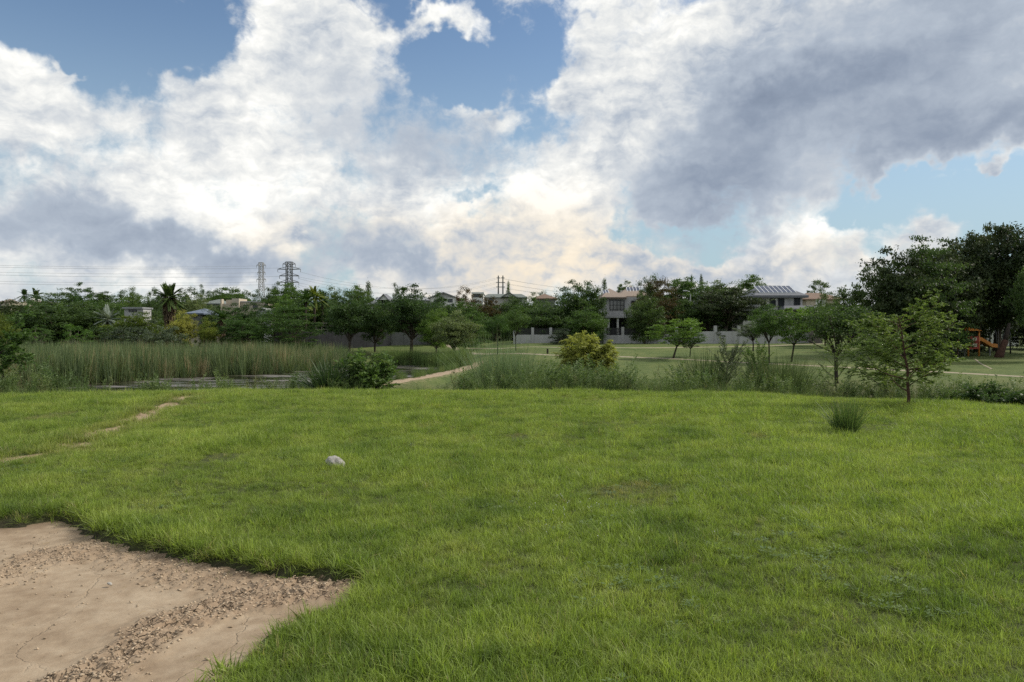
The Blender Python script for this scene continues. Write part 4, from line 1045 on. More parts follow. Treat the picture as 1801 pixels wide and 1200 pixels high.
YEL = [dict(seg=6, kids=13, start=.38, angle=46, ratio=.40, cone=.0, wob=.08, up=.2, taper=.4), dict(seg=5, kids=9, start=.15, angle=42, ratio=.5, wob=.14, up=.1, pin=(.05, .1, .4)), dict(seg=4, kids=5, start=.1, angle=40, ratio=.55, wob=.2, up=-.35, pin=(.035, .10, .4)), dict(seg=3, wob=.15, up=-.5, pin=(.03, .10, .4))]
grown('yellow_shrub', 1033, 690, YEL, 2.3, .030, 'yellow', 'rounded yellow shrub with drooping leaves and several stems in the middle of the weeds', cat='shrub', leaf=.13, aspect=.24, stems=7, spread=.15, seed=31, pos=(X_(1033, 28), 28))
BUSH = [dict(seg=5, kids=9, start=.1, angle=48, ratio=.5, cone=.2, wob=.12, up=.2, taper=.4), dict(seg=4, kids=5, start=.1, angle=45, ratio=.55, wob=.16, up=.1, pin=(.05, .10, .5)), dict(seg=3, wob=.15, pin=(.035, .10, .5))]
grown('leafy_bush', 645, 684, BUSH, 1.2, .022, 'acidmid', 'bright leafy bush with pale flower heads at the lawn edge before the pond', cat='shrub', leaf=.12, aspect=.45, stems=10, spread=.6, seed=41, pos=(X_(652, 22.8), 22.8))
grown('leafy_bush', 1760, 705, BUSH, .62, .015, 'dark', 'low dark leafy bush at the lawn edge right of the nearest sapling', cat='shrub', leaf=.085, aspect=.5, stems=14, spread=1.1, seed=43, pos=(X_(1745, 18.5), 18.5))
grown('leafy_bush', 1790, 705, BUSH, .6, .015, 'dark', 'low dark leafy bush cut by the right edge of the photo', cat='shrub', leaf=.085, aspect=.5, stems=12, spread=1.1, seed=44, pos=(X_(1800, 18.2), 18.2))
grown('leafy_bush', 1690, 705, BUSH, .45, .012, 'mid', 'small loose bush just left of the low dark bush', cat='shrub', leaf=.07, aspect=.4, stems=9, spread=1.0, seed=45, pos=(X_(1672, 19), 19))
# tree at the left edge
LEFT = [dict(seg=5, kids=13, start=.35, angle=60, ratio=.85, cone=.1, wob=.1, up=.05, taper=.5), dict(seg=5, kids=9, start=.15, angle=45, ratio=.5, wob=.16), dict(seg=4, kids=4, start=.1, angle=42, ratio=.5, wob=.16, pin=(.045, .09, .5)), dict(seg=3, wob=.15, pin=(.035, .09, .5))]
grown('broadleaf_tree', 2, 690, LEFT, 2.05, .075, 'mid', 'leafy green tree with dark trunk at the left edge of the lawn', leaf=.10, aspect=.5, seed=51, pos=(X_(2, 22), 22), bark='bark_dark', d0=(.06, 0, 1))

# clumps of grass and sedge: one thing each
def clump(name, px, D, h, rad, n, mat, label, w=.012, lean=.55, seed=1, dry=0, group=None, droop=.35, cat='grass clump'):
    rg = np.random.default_rng(seed); X = X_(px, D); z = g1(X, D)
    root = empty(name, (X, D, z), 0, label=label, cat=cat, group=group)
    blade_obj('leaf_blades', [blades(rg, n, rad, h, w, lean, 4, droop, .35)], M[mat], True, root)
    if dry: blade_obj('dry_stalks', [blades(rg, dry, rad*.8, h*1.08, w*.6, lean*.8, 3, .15, .25)], M['reed_dry'], True, root)
    return root
clump('grass_tussock', 1489, 11.8, .52, .17, 520, 'sedge', 'dark spiky grass tussock standing alone on the mown lawn at right', .009, .62, 3, 40)
clump('strappy_plant', 582, 22.4, 1.05, .50, 420, 'strap', 'dark strappy leaved clump left of the leafy bush at the lawn edge', .05, 1.0, 5, 0, droop=.5, cat='plant')
clump('strappy_plant', 614, 22.6, .85, .35, 260, 'strap', 'smaller dark strappy clump between the big strappy clump and the leafy bush', .045, 1.0, 6, 0, droop=.5, cat='plant')
gcl = 'tall grass clumps along the far edge of the lawn'
for i, (px, D, h, rad, n, mt, lb) in enumerate([
    (1238, 24.5, 1.30, .46, 1300, 'clump', 'tall dark upright grass clump left of the taller bottle brush sapling'),
    (1368, 23.2, 1.12, .80, 1900, 'clump', 'broad dark grass clump right of the bottle brush saplings'),
    (1335, 23.2, .9, .4, 600, 'clump', 'low dark grass clump under the shorter bottle brush sapling'),
    (872, 26, 1.75, .60, 900, 'blue_sedge', 'tallest bluish grass clump right of the sandy bank'),
    (905, 25.6, 1.45, .55, 800, 'blue_sedge', 'bluish grass clump just right of the tallest bluish one'),
    (856, 25.8, 1.1, .5, 650, 'weed', 'paler grass clump beside the end of the sandy bank'),
    (945, 25.2, 1.15, .5, 600, 'weed', 'pale green grass clump between the bluish clumps and the yellow shrub'),
    (1008, 25.2, 1.0, .5, 650, 'clump', 'dark grass clump at the left foot of the yellow shrub'),
    (1058, 25.6, 1.0, .5, 650, 'clump', 'dark grass clump at the right foot of the yellow shrub'),
    ]):
    clump('tall_grass_clump', px, D, h*1.38, rad, n, mt, lb, .014, .5, 60+i, 60, gcl)

# the loose band of weeds and rough grass behind the lawn, the reed beds
def weeds():
    rg = np.random.default_rng(21); ms = []
    for i in range(4): ms.append(blade_obj('weed_clump', [blades(rg, 46, .22, .75, .011, .55, 3, .3), blades(rg, 10, .2, 1.05, .007, .3, 3, .1)], M['weed']))
    for i in range(3): ms.append(blade_obj('weed_clump', [blades(rg, 60, .2, .6, .012, .7, 3, .45)], M['sedge']))
    for i in range(3):   # leafy forbs
        wood = MB(); lv = []
        for s in range(5): grow(rg, [dict(seg=5, kids=6, start=.3, angle=35, ratio=.3, wob=.06, pin=(.06, .09, .5)), dict(seg=3, wob=.08, pin=(.05, .08, .5))], (rg.normal(0, .1), rg.normal(0, .1), 0), (rg.normal(0, .15), rg.normal(0, .15), 1), rg.uniform(.7, 1.15), .008, wood, lv)
        C = np.array([q for q, e in lv]); Dr = np.array([e for q, e in lv]); ms.append(mesh_np('forb', *leaf_arrays(C, rg, .09, .3, .5, Dr)[:2], M['weed'], attrs={'tint': np.repeat(rg.random(len(C)), 4)}, link=False))
    n = 26000; y = rg.uniform(19, 40, n); x = rg.uniform(-34, 34, n); u = x/y; px = 900.5+u*F
    c = np.interp(u, CRU, CRD); dd = y-c
    dens = fbm(x*.45, y*.45, 14, 3)
    right = sstep(px, 770, 830)
    k = (np.abs(u) < .80) & (dd > .35)
    k &= np.where(right > .5, (dd < 7.5+4*dens) & (rg.random(n) < .25+.75*sstep(dens, .35, .6)), (dd < 16) & (rg.random(n) < .16+.5*sstep(dens, .45, .65)))
    k &= ~((px > 655) & (px < 815) & (line_d(x, y, BANK) < 1.3))
    k &= ~((px > 655) & (px < 810) & (y < 33) & (rg.random(n) < .8))
    k &= (poly_sd(x, y, POND) > .1)
    x, y, px, dd, dens = x[k], y[k], px[k], dd[k], dens[k]
    s = (.45+.85*sstep(dens, .35, .65)*rg.uniform(.6, 1.1, len(x)))*np.interp(px, [0, 500, 780, 860, 1180, 1400, 1460, 1801], [.75, .55, .45, 1.0, .95, .95, .75, .7])*rg.uniform(.7, 1.2, len(x))
    s *= np.interp(dd, [0, 1.5, 9], [.5, 1, .8])
    # keep the middle of the park visible above the band
    z = ground(x, y)-.02; topy = HOR-(z+s*.85-EYE)/y*F; lim = np.interp(px, [0, 640, 800, 900, 1000, 1150, 1300, 1450, 1801], [662, 668, 655, 644, 656, 662, 664, 676, 682]); ok = topy > lim-14*rg.random(len(x))**3
    x, y, z, s, px = x[ok], y[ok], z[ok], s[ok], px[ok]
    scatter('rough_weeds', ms, np.stack([x, y, z], 1), s, np.stack([rg.normal(0, .08, len(x)), rg.normal(0, .08, len(x)), rg.uniform(0, 6.28, len(x))], 1), rg.integers(0, 10, len(x)), None, 'band of rough weeds and tall grass growing behind the far edge of the lawn', 'weeds')
    print('weeds', len(x))
    # rusty scrub at the left end
weeds()
def rgh():
    rg = np.random.default_rng(77)
    for px, D, r_, h_, mt, lb in [(30, 21.6, .75, .75, 'rust', 'rusty brown scrub below the tree at the left edge of the lawn')]:
        X = X_(px, D); root = empty('scrub_bush', (X, D, g1(X, D)), 0, label=lb, cat='shrub')
        C = np.stack([rg.normal(0, r_*.6, 3500), rg.normal(0, .35, 3500), np.abs(rg.normal(0, .30, 3500))*h_], 1)
        v = leaf_arrays(C, rg, .07, .35, .3); mesh_np('foliage', v[0], v[1], M[mt], root, attrs={'tint': v[2]})
        blade_obj('stalks', [blades(rg, 160, r_, h_, .008, .3, 3, .2)], M['reed_dry'], True, root)
rgh()
def reeds():
    rg = np.random.default_rng(31); ms = []
    for i in range(5): ms.append(blade_obj('reed_clump', [blades(rg, 15, .42, 2.45, .052, .20, 4, .16, .22), blades(rg, 16, .45, 1.9, .055, .50, 4, .35, .3), blades(rg, 2, .3, 2.7, .03, .10, 3, .05, .1)], M['reed']))
    for i in range(2): ms.append(blade_obj('reed_clump', [blades(rg, 22, .42, 2.3, .028, .14, 4, .08, .25), blades(rg, 26, .45, 1.4, .028, .40, 4, .25, .3)], M['reed_dry']))
    for i in range(2): ms.append(blade_obj('reed_clump', [blades(rg, 46, .42, 1.3, .028, .3, 3, .2, .25)], M['weed']))
    front = [(-400, 686), (-100, 684), (60, 681), (130, 677), (200, 673), (300, 665), (360, 662), (430, 661), (500, 656), (560, 651), (612, 647)]
    poly = [flat(px, py, WATER_Z) for px, py in front]; poly += [(X_(616, 80), 80), (X_(616, 82), 83), (-80, 83), (-80, 48)]
    n = 9000; x = rg.uniform(-75, -12, n); y = rg.uniform(42, 84, n)
    sd = poly_sd(x, y, poly)+(fbm(x*.35, y*.35, 2, 3)-.5)*1.8
    k = (sd < 0) & (x > -.78*y-3); x, y, sd = x[k], y[k], sd[k]
    h = fbm(x*.16, y*.16, 6, 3); s = (.80+.40*sstep(h, .3, .7))*rg.uniform(.72, 1.14, len(x))*(.72+.28*sstep(-sd, 0, 1.2))
    topy = HOR-(WATER_Z-.1+2.6*s-EYE)/y*F; ok = topy > 598-4*rg.random(len(x)); s = np.where(ok, s, s*.86)
    dry = fbm(x*.25+5, y*.25, 16, 3); idx = np.where(rg.random(len(x)) < .05+.38*sstep(dry, .54, .70), rg.integers(5, 7, len(x)), rg.integers(0, 5, len(x)))
    z = np.maximum(ground(x, y), WATER_Z-.35)
    scatter('reed_bed', ms[:7], np.stack([x, y, z], 1), s, np.stack([rg.normal(0, .11, len(x)), rg.normal(0, .11, len(x)), rg.uniform(0, 6.28, len(x))], 1), idx, None, 'broad bed of tall grey green reeds standing in the pond at left', 'reeds')
    print('reeds', len(x))
    # shorter fringe along the right arm of the pond
    n = 5000; x = rg.uniform(-22, 2, n); y = rg.uniform(36, 84, n); px = 900.5+x/y*F; pd = poly_sd(x, y, POND)
    k = ((np.abs(pd) < 1.1) & (y > 60) & (px > 660)) | ((pd > -1.6) & (pd < .4) & (x > -9) & (y < 58) & (rg.random(n) < .5)); x, y, pd = x[k], y[k], pd[k]
    s = np.where(y > 60, rg.uniform(.7, 1.15, len(x)), rg.uniform(.28, .5, len(x))); z = np.maximum(ground(x, y), WATER_Z)-.05
    ms2 = [blade_obj('rush_clump', [blades(rg, 60, .40, 1.5, .026, .25, 3, .15, .25)], M['sedge']) for _ in range(2)]+ms[7:9]
    scatter('rush_fringe', ms2, np.stack([x, y, z], 1), s, np.stack([x*0, x*0, rg.uniform(0, 6.28, len(x))], 1), rg.integers(0, 4, len(x)), None, 'dark rushes fringing the far right shore of the pond', 'rushes')
reeds()

# ------------------------------------------------------------------ buildings and garden walls
class House:
    """local frame: x to the right, y away from the camera, z up; the front wall lies in y = 0"""
    def __init__(s, name, px0, px1, D, label, base_z=None, rz=0.0, cat='house', group=None):
        s.D = D; s.x0 = X_((px0+px1)/2, D); z = g1(s.x0, D)-.3 if base_z is None else base_z; s.z = z
        s.r = empty(name, (s.x0, D, z), rz, label=label, cat=cat, group=group)
    def X(s, px): return X_(px, s.D)-s.x0
    def Z(s, py): return Z_(py, s.D)-s.z
    def box(s, name, px0, px1, y0, y1, pt, pb, mat, parent=None):
        b = MB().box(s.X(px0), s.X(px1), y0, y1, 0 if pb is None else s.Z(pb), s.Z(pt)); return b.build(name, M[mat], parent or s.r)
    def window(s, px0, px1, pt, pb, y=0.0, frame='frame', glass='glass', mull=1, tr=0, name='window'):
        x0, x1, z0, z1 = s.X(px0), s.X(px1), s.Z(pb), s.Z(pt); t = .09; b = MB()
        b.box(x0, x1, y-.07, y+.02, z1-t, z1).box(x0, x1, y-.07, y+.02, z0, z0+t).box(x0, x0+t, y-.07, y+.02, z0+t, z1-t).box(x1-t, x1, y-.07, y+.02, z0+t, z1-t)
        for i in range(mull): c = x0+(x1-x0)*(i+1)/(mull+1); b.box(c-.035, c+.035, y-.065, y+.02, z0+t, z1-t)
        for i in range(tr): c = z0+(z1-z0)*(i+1)/(tr+1); b.box(x0+t, x1-t, y-.06, y+.02, c-.03, c+.03)
        f = b.build(name, M[frame], s.r); MB().box(x0+.02, x1-.02, y-.028, y-.006, z0+.02, z1-.02).build('pane', M[glass], f); return f
    def hip(s, px0, px1, y0, y1, pe, pr, mat, over=.4, ridge=.5, thick=.18, name='roof', flat_l=False):
        x0, x1 = s.X(px0)-over, s.X(px1)+over; a, b_ = y0-over, y1+over; ze, zr = s.Z(pe), s.Z(pr); dy = (b_-a)/2; m = MB()
        k = dy*ridge*2; l = x0+(0 if flat_l else k*.9); r = x1-k*.9
        if l > r: l = r = (x0+x1)/2
        v = [(x0, a, ze), (x1, a, ze), (x1, b_, ze), (x0, b_, ze), (l, (a+b_)/2, zr), (r, (a+b_)/2, zr)]
        lo = [(q[0], q[1], q[2]-thick) for q in v[:4]]
        m.add(v+lo, [(0, 1, 5, 4), (1, 2, 5), (2, 3, 4, 5), (3, 0, 4), (0, 6, 7, 1), (1, 7, 8, 2), (2, 8, 9, 3), (3, 9, 6, 0), (6, 9, 8, 7)])
        return m.build(name, M[mat], s.r)
    def gable(s, px0, px1, y0, y1, pe, pr, mat, wall=None, over=.35, thick=.16, name='roof'):
        """ridge runs away from the camera; the triangle faces it"""
        x0, x1 = s.X(px0), s.X(px1); ze, zr = s.Z(pe), s.Z(pr); xm = (x0+x1)/2; sl = (zr-ze)/(xm-x0); m = MB()
        for sg, xe in ((1, x0-over), (-1, x1+over)):
            zz = ze-over*sl; A, B = (xe, zz), (xm, zr)
            m.add([(A[0], y0-over, A[1]), (B[0], y0-over, B[1]), (B[0], y1, B[1]), (A[0], y1, A[1]), (A[0], y0-over, A[1]+thick), (B[0], y0-over, B[1]+thick), (B[0], y1, B[1]+thick), (A[0], y1, A[1]+thick)],
                  [(0, 3, 2, 1), (4, 5, 6, 7), (0, 1, 5, 4), (2, 3, 7, 6), (0, 4, 7, 3), (1, 2, 6, 5)])
        rf = m.build(name, M[mat], s.r)
        if wall: MB().add([(x0, y0, ze), (x1, y0, ze), (xm, y0, zr), (x0, y0+.3, ze), (x1, y0+.3, ze), (xm, y0+.3, zr)], [(0, 1, 2), (5, 4, 3), (0, 2, 5, 3), (2, 1, 4, 5)]).build('gable_wall', M[wall], s.r)
        return rf
    def solar_grid(s, px0, px1, pe, pr, y0, y1, nx, ny, skew=0.0):
        """panels on a roof slope that climbs from (y0, row pe) to (y1, row pr)"""
        x0, x1, z0, z1 = s.X(px0), s.X(px1), s.Z(pe), s.Z(pr); me = None
        wx = (x1-x0)/nx; hy = (y1-y0)/ny; hz = (z1-z0)/ny; g = .05
        for j in range(ny):
            for i in range(nx):
                if me is None:
                    L_ = MB(); L_.add([(g, hy*g*2, hz*g*2), (wx-g, hy*g*2, hz*g*2), (wx-g, hy*(1-g*2), hz*(1-g*2)), (g, hy*(1-g*2), hz*(1-g*2)), (g, hy*g*2, hz*g*2+.09), (wx-g, hy*g*2, hz*g*2+.09), (wx-g, hy*(1-g*2), hz*(1-g*2)+.09), (g, hy*(1-g*2), hz*(1-g*2)+.09)], [(4, 5, 6, 7), (0, 1, 5, 4), (1, 2, 6, 5), (2, 3, 7, 6), (3, 0, 4, 7)])
                    me = L_.build('solar_panel', M['solar'], link=False)
                    fb = MB(); bw = .05
                    fb.box(g-.03, wx-g+.03, 0, .04, hz*0+.06, .12+.0)
                o = bpy.data.objects.new('solar_panel', me); COL.objects.link(o); o.parent = s.r; o.location = (x0+i*wx+skew*j, y0+j*hy, z0+j*hz+.06)
        rail = MB()
        for j in range(ny+1): rail.box(x0+skew*(j-.5), x1+skew*(j-.5), y0+j*hy-.015, y0+j*hy+.015, z0+j*hz+.02, z0+j*hz+.165)
        for i in range(nx+1): xx = x0+i*wx; rail.add([(xx-.04, y0, z0+.03), (xx+.04, y0, z0+.03), (xx+.04+skew*ny, y1, z1+.03), (xx-.04+skew*ny, y1, z1+.03), (xx-.04, y0, z0+.175), (xx+.04, y0, z0+.175), (xx+.04+skew*ny, y1, z1+.175), (xx-.04+skew*ny, y1, z1+.175)], [(4, 5, 6, 7), (0, 1, 5, 4), (1, 2, 6, 5), (2, 3, 7, 6), (3, 0, 4, 7)])
        rail.build('panel_rails', M['solar_frame'], s.r)

# two storey house with beige tiled roof
h = House('tiled_house', 1066, 1150, 100, 'white two storey house with beige tiled hip roof and solar panels behind the pillared wall')
h.box('upper_wall', 1066, 1148, 0, 9, 523, 556, 'white_wall'); h.box('ground_floor_wall', 1062, 1150, 1.6, 9, 556.5, None, 'grey_wall')
h.box('balcony_slab', 1058, 1152, -1.2, 0, 556, 559.5, 'white_wall')
for px in (1069, 1085, 1110, 1146): h.box('column', px-1.6, px+1.6, -.9, -.5, 559.6, None, 'bright_wall')
h.hip(1062, 1096, -.2, 9, 523, 504, 'tile', ridge=.45, name='front_roof'); h.hip(1090, 1150, .6, 10, 521, 499, 'tile', ridge=.4)
h.window(1072, 1098, 528, 546, 0, 'frame', 'glass_pale', 3, 1); h.window(1110, 1136, 529, 546, 0, 'frame', 'glass', 2)
h.window(1072, 1104, 562, 590, 1.6, 'frame', 'glass', 3, 0, 'sliding_door')
h.solar_grid(1108, 1131, 518, 504, 1.8, 4.0, 4, 2, .05); h.solar_grid(1064, 1074, 517, 510, 1.6, 3.0, 2, 1)
# two storey house with solar roof
h = House('solar_roof_house', 1322, 1428, 98, 'white two storey house with a dark roof covered in solar panels at right')
h.box('upper_wall', 1331, 1411, 0, 7, 521.5, 546, 'white_wall'); h.box('ground_floor_wall', 1290, 1424, .6, 8, 547, None, 'white_wall')
h.hip(1331, 1412, 0, 7.5, 520, 499.5, 'slate', over=.55, ridge=.28, thick=.3); h.solar_grid(1338, 1402, 516.3, 502.5, .35, 3.1, 8, 2, .05)
h.hip(1372, 1425, -2.0, 0, 544, 538, 'slate', over=.3, ridge=.2, thick=.16, name='verandah_roof')
h.box('verandah_shade_panel', 1400, 1424, .3, .58, 547, 572, 'charcoal_wall')  # dark panel puts the shade under the verandah roof into the colour
for px in (1374, 1394, 1410, 1423): h.box('verandah_post', px-.8, px+.8, -1.9, -1.7, 547, None, 'charcoal_wall')
h.window(1353, 1364, 525.5, 540, 0, 'frame', 'glass', 0); h.window(1368, 1379, 525, 543, 0, 'frame', 'glass', 0, 0, 'balcony_door'); h.window(1396, 1407, 523.5, 537, 0, 'frame', 'glass', 1, 2)
h.window(1338, 1347, 527, 545, 0, 'frame', 'glass', 0)
h.window(1404, 1420, 549, 566, .3, 'frame', 'glass', 2); h.box('patio_wall', 1292, 1316, -3.5, -3.2, 565, None, 'bright_wall')
h.box('flat_carport_roof', 1284, 1332, -4, .5, 545.5, 548.5, 'grey_roof')
for px in (1286, 1330): h.box('carport_post', px-.7, px+.7, -3.8, -3.6, 548.6, None, 'charcoal_wall')
h = House('brown_roof_house', 1412, 1484, 112, 'low house with brown tiled roof and white wall right of the solar roof house')
h.box('wall', 1418, 1478, 0, 8, 526, None, 'beige_wall'); h.hip(1414, 1484, 0, 8, 526, 513, 'tile_brown', ridge=.3); h.box('white_side_wall', 1412, 1428, -5, -4.7, 530, None, 'bright_wall')
h.window(1440, 1450, 530, 540, 0, 'frame', 'glass', 1)
# left hand houses
h = House('beige_flat_house', 392, 474, 118, 'beige flat roofed house with two chimney blocks above the dark round tree')
h.box('main_wall', 410, 472, 0, 9, 531, None, 'beige_wall'); h.box('left_wing', 388, 409.5, .8, 8, 534, None, 'beige_wall')
h.box('chimney', 391.5, 407, 1.5, 3, 527, 536, 'beige_wall'); h.box('tower_block', 410.5, 423, -.6, 3, 525.5, 545, 'beige_wall'); h.box('parapet', 423.5, 472.6, -.12, .2, 530, 532, 'white_wall')
h.box('side_post', 385.5, 388, .5, 1.4, 526, None, 'beige_wall')
h.window(445, 453.5, 537, 542, 0, 'frame', 'glass', 1); h.window(465, 471.5, 535.5, 543, 0, 'frame', 'glass', 0); h.window(428, 434, 537, 543, 0, 'frame', 'glass', 0)
h = House('white_gabled_house', 446, 478, 104, 'small white gabled house with pale roof before the beige flat roofed house')
h.box('wall', 450, 476, 0, 7, 552, None, 'white_wall'); h.gable(450, 476, 0, 7, 552, 543.5, 'grey_roof', 'bright_wall', .5); h.window(459, 467, 554, 561, 0, 'frame', 'glass', 1)
h = House('white_flat_house', 216, 254, 98, 'low white house with flat roof and dark slot window among the left trees')
h.box('wall', 219, 252, 0, 2.2, 543.5, None, 'white_wall'); h.box('roof_slab', 217.5, 253.5, -.4, 2.5, 540.5, 543.4, 'grey_roof'); h.window(227, 241, 545, 549, 0, 'frame', 'glass', 1)
h = House('blue_roof_house', 330, 356, 95, 'house with blue grey pitched roof glimpsed between the left trees')
h.box('wall', 333, 354, 0, 6, 551, None, 'grey_wall'); h.hip(332, 355, 0, 6, 551, 541.5, 'blue_roof', ridge=.3); h.window(339, 346, 553, 559, 0, 'frame', 'glass', 1)
h = House('grey_hut', 352, 390, 128, 'house with low grey hipped roof left of the beige chimney')
h.box('wall', 357, 386, 0, 7, 534, None, 'beige_wall'); h.hip(355, 388, 0, 7, 534, 525, 'green_roof', ridge=.3); h.window(366, 372, 537, 543, 0, 'frame', 'glass', 1)
h = House('beige_gatehouse', -30, 16, 150, 'beige house with small pitched turret cut by the left edge of the photo')
h.box('wall', -30, 15, 0, 8, 531, None, 'beige_wall'); h.hip(4, 15, 0, 3, 531, 525, 'tile', over=.2, ridge=.5, name='turret_roof'); h.box('parapet', -31, 3, -.2, 8, 530, 531, 'tile'); h.window(-3, 2, 534, 540, 0, 'frame', 'glass', 0)
h = House('white_turret_house', 44, 68, 175, 'small white topped house just visible beneath the twin palms')
h.box('wall', 42, 68, 0, 7, 531, None, 'beige_wall'); h.box('chimney', 49, 53, 1, 2, 524, 532, 'bright_wall'); h.box('second_chimney', 60, 63.5, 1, 2, 526, 532, 'bright_wall'); h.hip(42, 68, 0, 7, 531, 528, 'tile', ridge=.3)
h = House('slate_roof_house', 646, 692, 120, 'white house with slate grey pitched roof and roof solar panels behind the shade trees')
h.box('wall', 652, 690, 0, 9, 536.5, None, 'white_wall'); h.hip(649, 692, 0, 9, 536, 515, 'slate', ridge=.25); h.gable(668, 684, -.6, 3.5, 528, 519, 'slate', 'bright_wall', .3, name='dormer_roof'); h.solar_grid(656, 667, 532, 523, .9, 2.9, 3, 1, .05); h.window(672, 684, 539, 545, 0, 'frame', 'glass', 1)
h = House('grey_ridge_house', 694, 756, 140, 'long low grey roof seen between the treetops left of the white gabled house')
h.box('wall', 700, 752, 0, 8, 528, None, 'white_wall'); h.hip(697, 756, 0, 8, 528, 515.5, 'grey_roof', ridge=.35); h.window(716, 724, 530, 536, 0, 'frame', 'glass', 1)
h = House('gabled_house', 756, 806, 132, 'white house with wide low gable behind the trees at centre left')
h.box('wall', 757, 803, 0, 9, 524, None, 'bright_wall'); h.gable(757, 803, 0, 9, 524, 515.5, 'grey_roof', 'white_wall', .5); h.window(763, 770, 527, 532, 0, 'frame', 'glass', 1); h.window(788, 796, 526, 532, 0, 'frame', 'glass', 1)
h = House('white_box_house', 829, 851, 130, 'small white box shaped upper storey with wide dark window')
h.box('wall', 831, 850, 0, 7, 517, None, 'bright_wall'); h.box('roof_slab', 829.5, 851.5, -.5, 7.3, 514.3, 516.9, 'bright_wall'); h.window(833, 846, 518, 523, 0, 'frame', 'glass', 2)
h = House('green_roof_house', 850, 926, 135, 'long white house with low grey green roof below the twin pole masts')
h.box('wall', 852, 924, 0, 9, 523, None, 'white_wall'); h.hip(851, 924, 0, 9, 523, 515, 'green_roof', ridge=.12); h.gable(884, 906, -2, 4, 523, 516, 'green_roof', 'white_wall', .3, name='front_gable'); h.window(860, 868, 525, 531, 0, 'frame', 'glass', 1); h.window(910, 918, 525, 531, 0, 'frame', 'glass', 1)
h = House('dark_ridge_house', 938, 978, 145, 'dark pitched roof peeking out left of the huge dark tree')
h.box('wall', 942, 976, 0, 8, 525, None, 'grey_wall'); h.hip(940, 978, 0, 8, 525, 515, 'tile_brown', ridge=.4); h.window(950, 957, 527, 533, 0, 'frame', 'glass', 1)

# timber pergola behind the charcoal wall
r = empty('timber_pergola', (X_(575, 100), 100, g1(X_(575, 100), 100)), label='grey timber pergola and railing standing behind the charcoal wall', cat='pergola')
z0 = r.location.z
for px in (556, 566, 576, 586, 596): MB().box(X_(px, 100)-X_(575, 100)-.06, X_(px, 100)-X_(575, 100)+.06, -.06, .06, 0, Z_(574, 100)-z0).build('post', M['wood_grey'], r)
for py in (573.2, 579): MB().box(X_(554, 100)-X_(575, 100), X_(598, 100)-X_(575, 100), -.12, -.065, Z_(py+1, 100)-z0, Z_(py-.2, 100)-z0).build('rail', M['wood_grey'], r)
MB().box(X_(546, 100)-X_(575, 100), X_(574, 100)-X_(575, 100), .3, 3.0, Z_(570, 100)-z0, Z_(567.5, 100)-z0).build('roof_slab', M['wood_grey'], r)

# garden walls
def wall(name, pxs, D0, D1, top, mat, label, thick=.25, seg=None, group=None, cap=None, cat='wall'):
    """a wall from pxs[0] to pxs[1] built of straight bays, following the ground"""
    xa, xb = X_(pxs[0], D0), X_(pxs[1], D1); L_ = math.hypot(xb-xa, D1-D0); n = seg or max(1, int(L_/4)); rz = atan2(D1-D0, xb-xa); z0 = g1(xa, D0)
    r = empty(name, (xa, D0, z0), rz, label=label, cat=cat, group=group, kind='thing'); s = L_/n
    for i in range(n):
        t = (i+.5)/n; Di = D0+(D1-D0)*t; py = top[0]+(top[1]-top[0])*t; zt = Z_(py, Di)-z0
        gz = g1(xa+(xb-xa)*t, Di)-z0
        MB().box(i*s+.012, (i+1)*s-.012, 0, thick, gz-.8, zt).build('wall_bay', M[mat], r)
        if cap: MB().box(i*s+.012, (i+1)*s-.012, -.05, thick+.05, zt+.002, zt+.08).build('coping', M[cap], r)
    return r
wall('garden_wall', (286, 440), 92, 94, (593, 592), 'beige_wall', 'low beige garden wall behind the reeds below the yellow flowering tree')
wall('white_garden_wall', (464, 479), 90, 89, (587, 587), 'bright_wall', 'short white wall joining the left end of the charcoal wall', seg=1)
r = wall('wall_end_pier', (476.4, 479.6), 88.6, 88.6, (579, 579), 'bright_wall', 'white upright pier at the left end of the charcoal wall', seg=1, cat='pier')
wall('charcoal_wall', (480, 687), 88.5, 98, (582.5, 585), 'charcoal_wall', 'long dark charcoal garden wall behind the pond and shade trees', seg=9)
wall('grey_garden_wall', (687.5, 776), 98.2, 100, (584, 586), 'grey_wall', 'lighter grey wall continuing right from the charcoal wall behind the forked tree', seg=4)
def pillar_wall(px0, px1, D0, D1, label, tops, n, low, panel=True, group='white boundary walls of the park'):
    xa, xb = X_(px0, D0), X_(px1, D1); L_ = math.hypot(xb-xa, D1-D0); rz = atan2(D1-D0, xb-xa); z0 = g1(xa, D0)
    r = empty('pillared_wall', (xa, D0, z0), rz, label=label, cat='wall', group=group, kind='thing'); s = L_/n; pm = None
    for i in range(n+1):
        t = i/n; Di = D0+(D1-D0)*t; gz = g1(xa+(xb-xa)*t, Di)-z0; zt = Z_(tops[0]+(tops[1]-tops[0])*t, Di)-z0
        MB().box(i*s-.17, i*s+.17, -.06, .34, gz-.5, zt).build('pillar', M['white_wall'], r)
        if i < n:
            t2 = (i+.5)/n; D2 = D0+(D1-D0)*t2; g2 = g1(xa+(xb-xa)*t2, D2)-z0; zl = Z_(low[0]+(low[1]-low[0])*t2, D2)-z0; z2 = Z_(tops[0]+(tops[1]-tops[0])*t2, D2)-z0-.12
            MB().box(i*s+.172, (i+1)*s-.172, 0, .25, g2-.5, zl).build('base_wall', M['white_wall'], r)
            if panel:
                b = MB(); w0, w1 = i*s+.175, (i+1)*s-.175
                b.box(w0, w1, .10, .14, zl+.02, zl+.08).box(w0, w1, .10, .14, z2-.08, z2-.02); k = 22
                for q in range(k): c = w0+(w1-w0)*(q+.5)/k; b.box(c-.030, c+.030, .142, .16, zl+.01, z2)
                b.build('railing_panel', M['black_metal'], r)
    return r
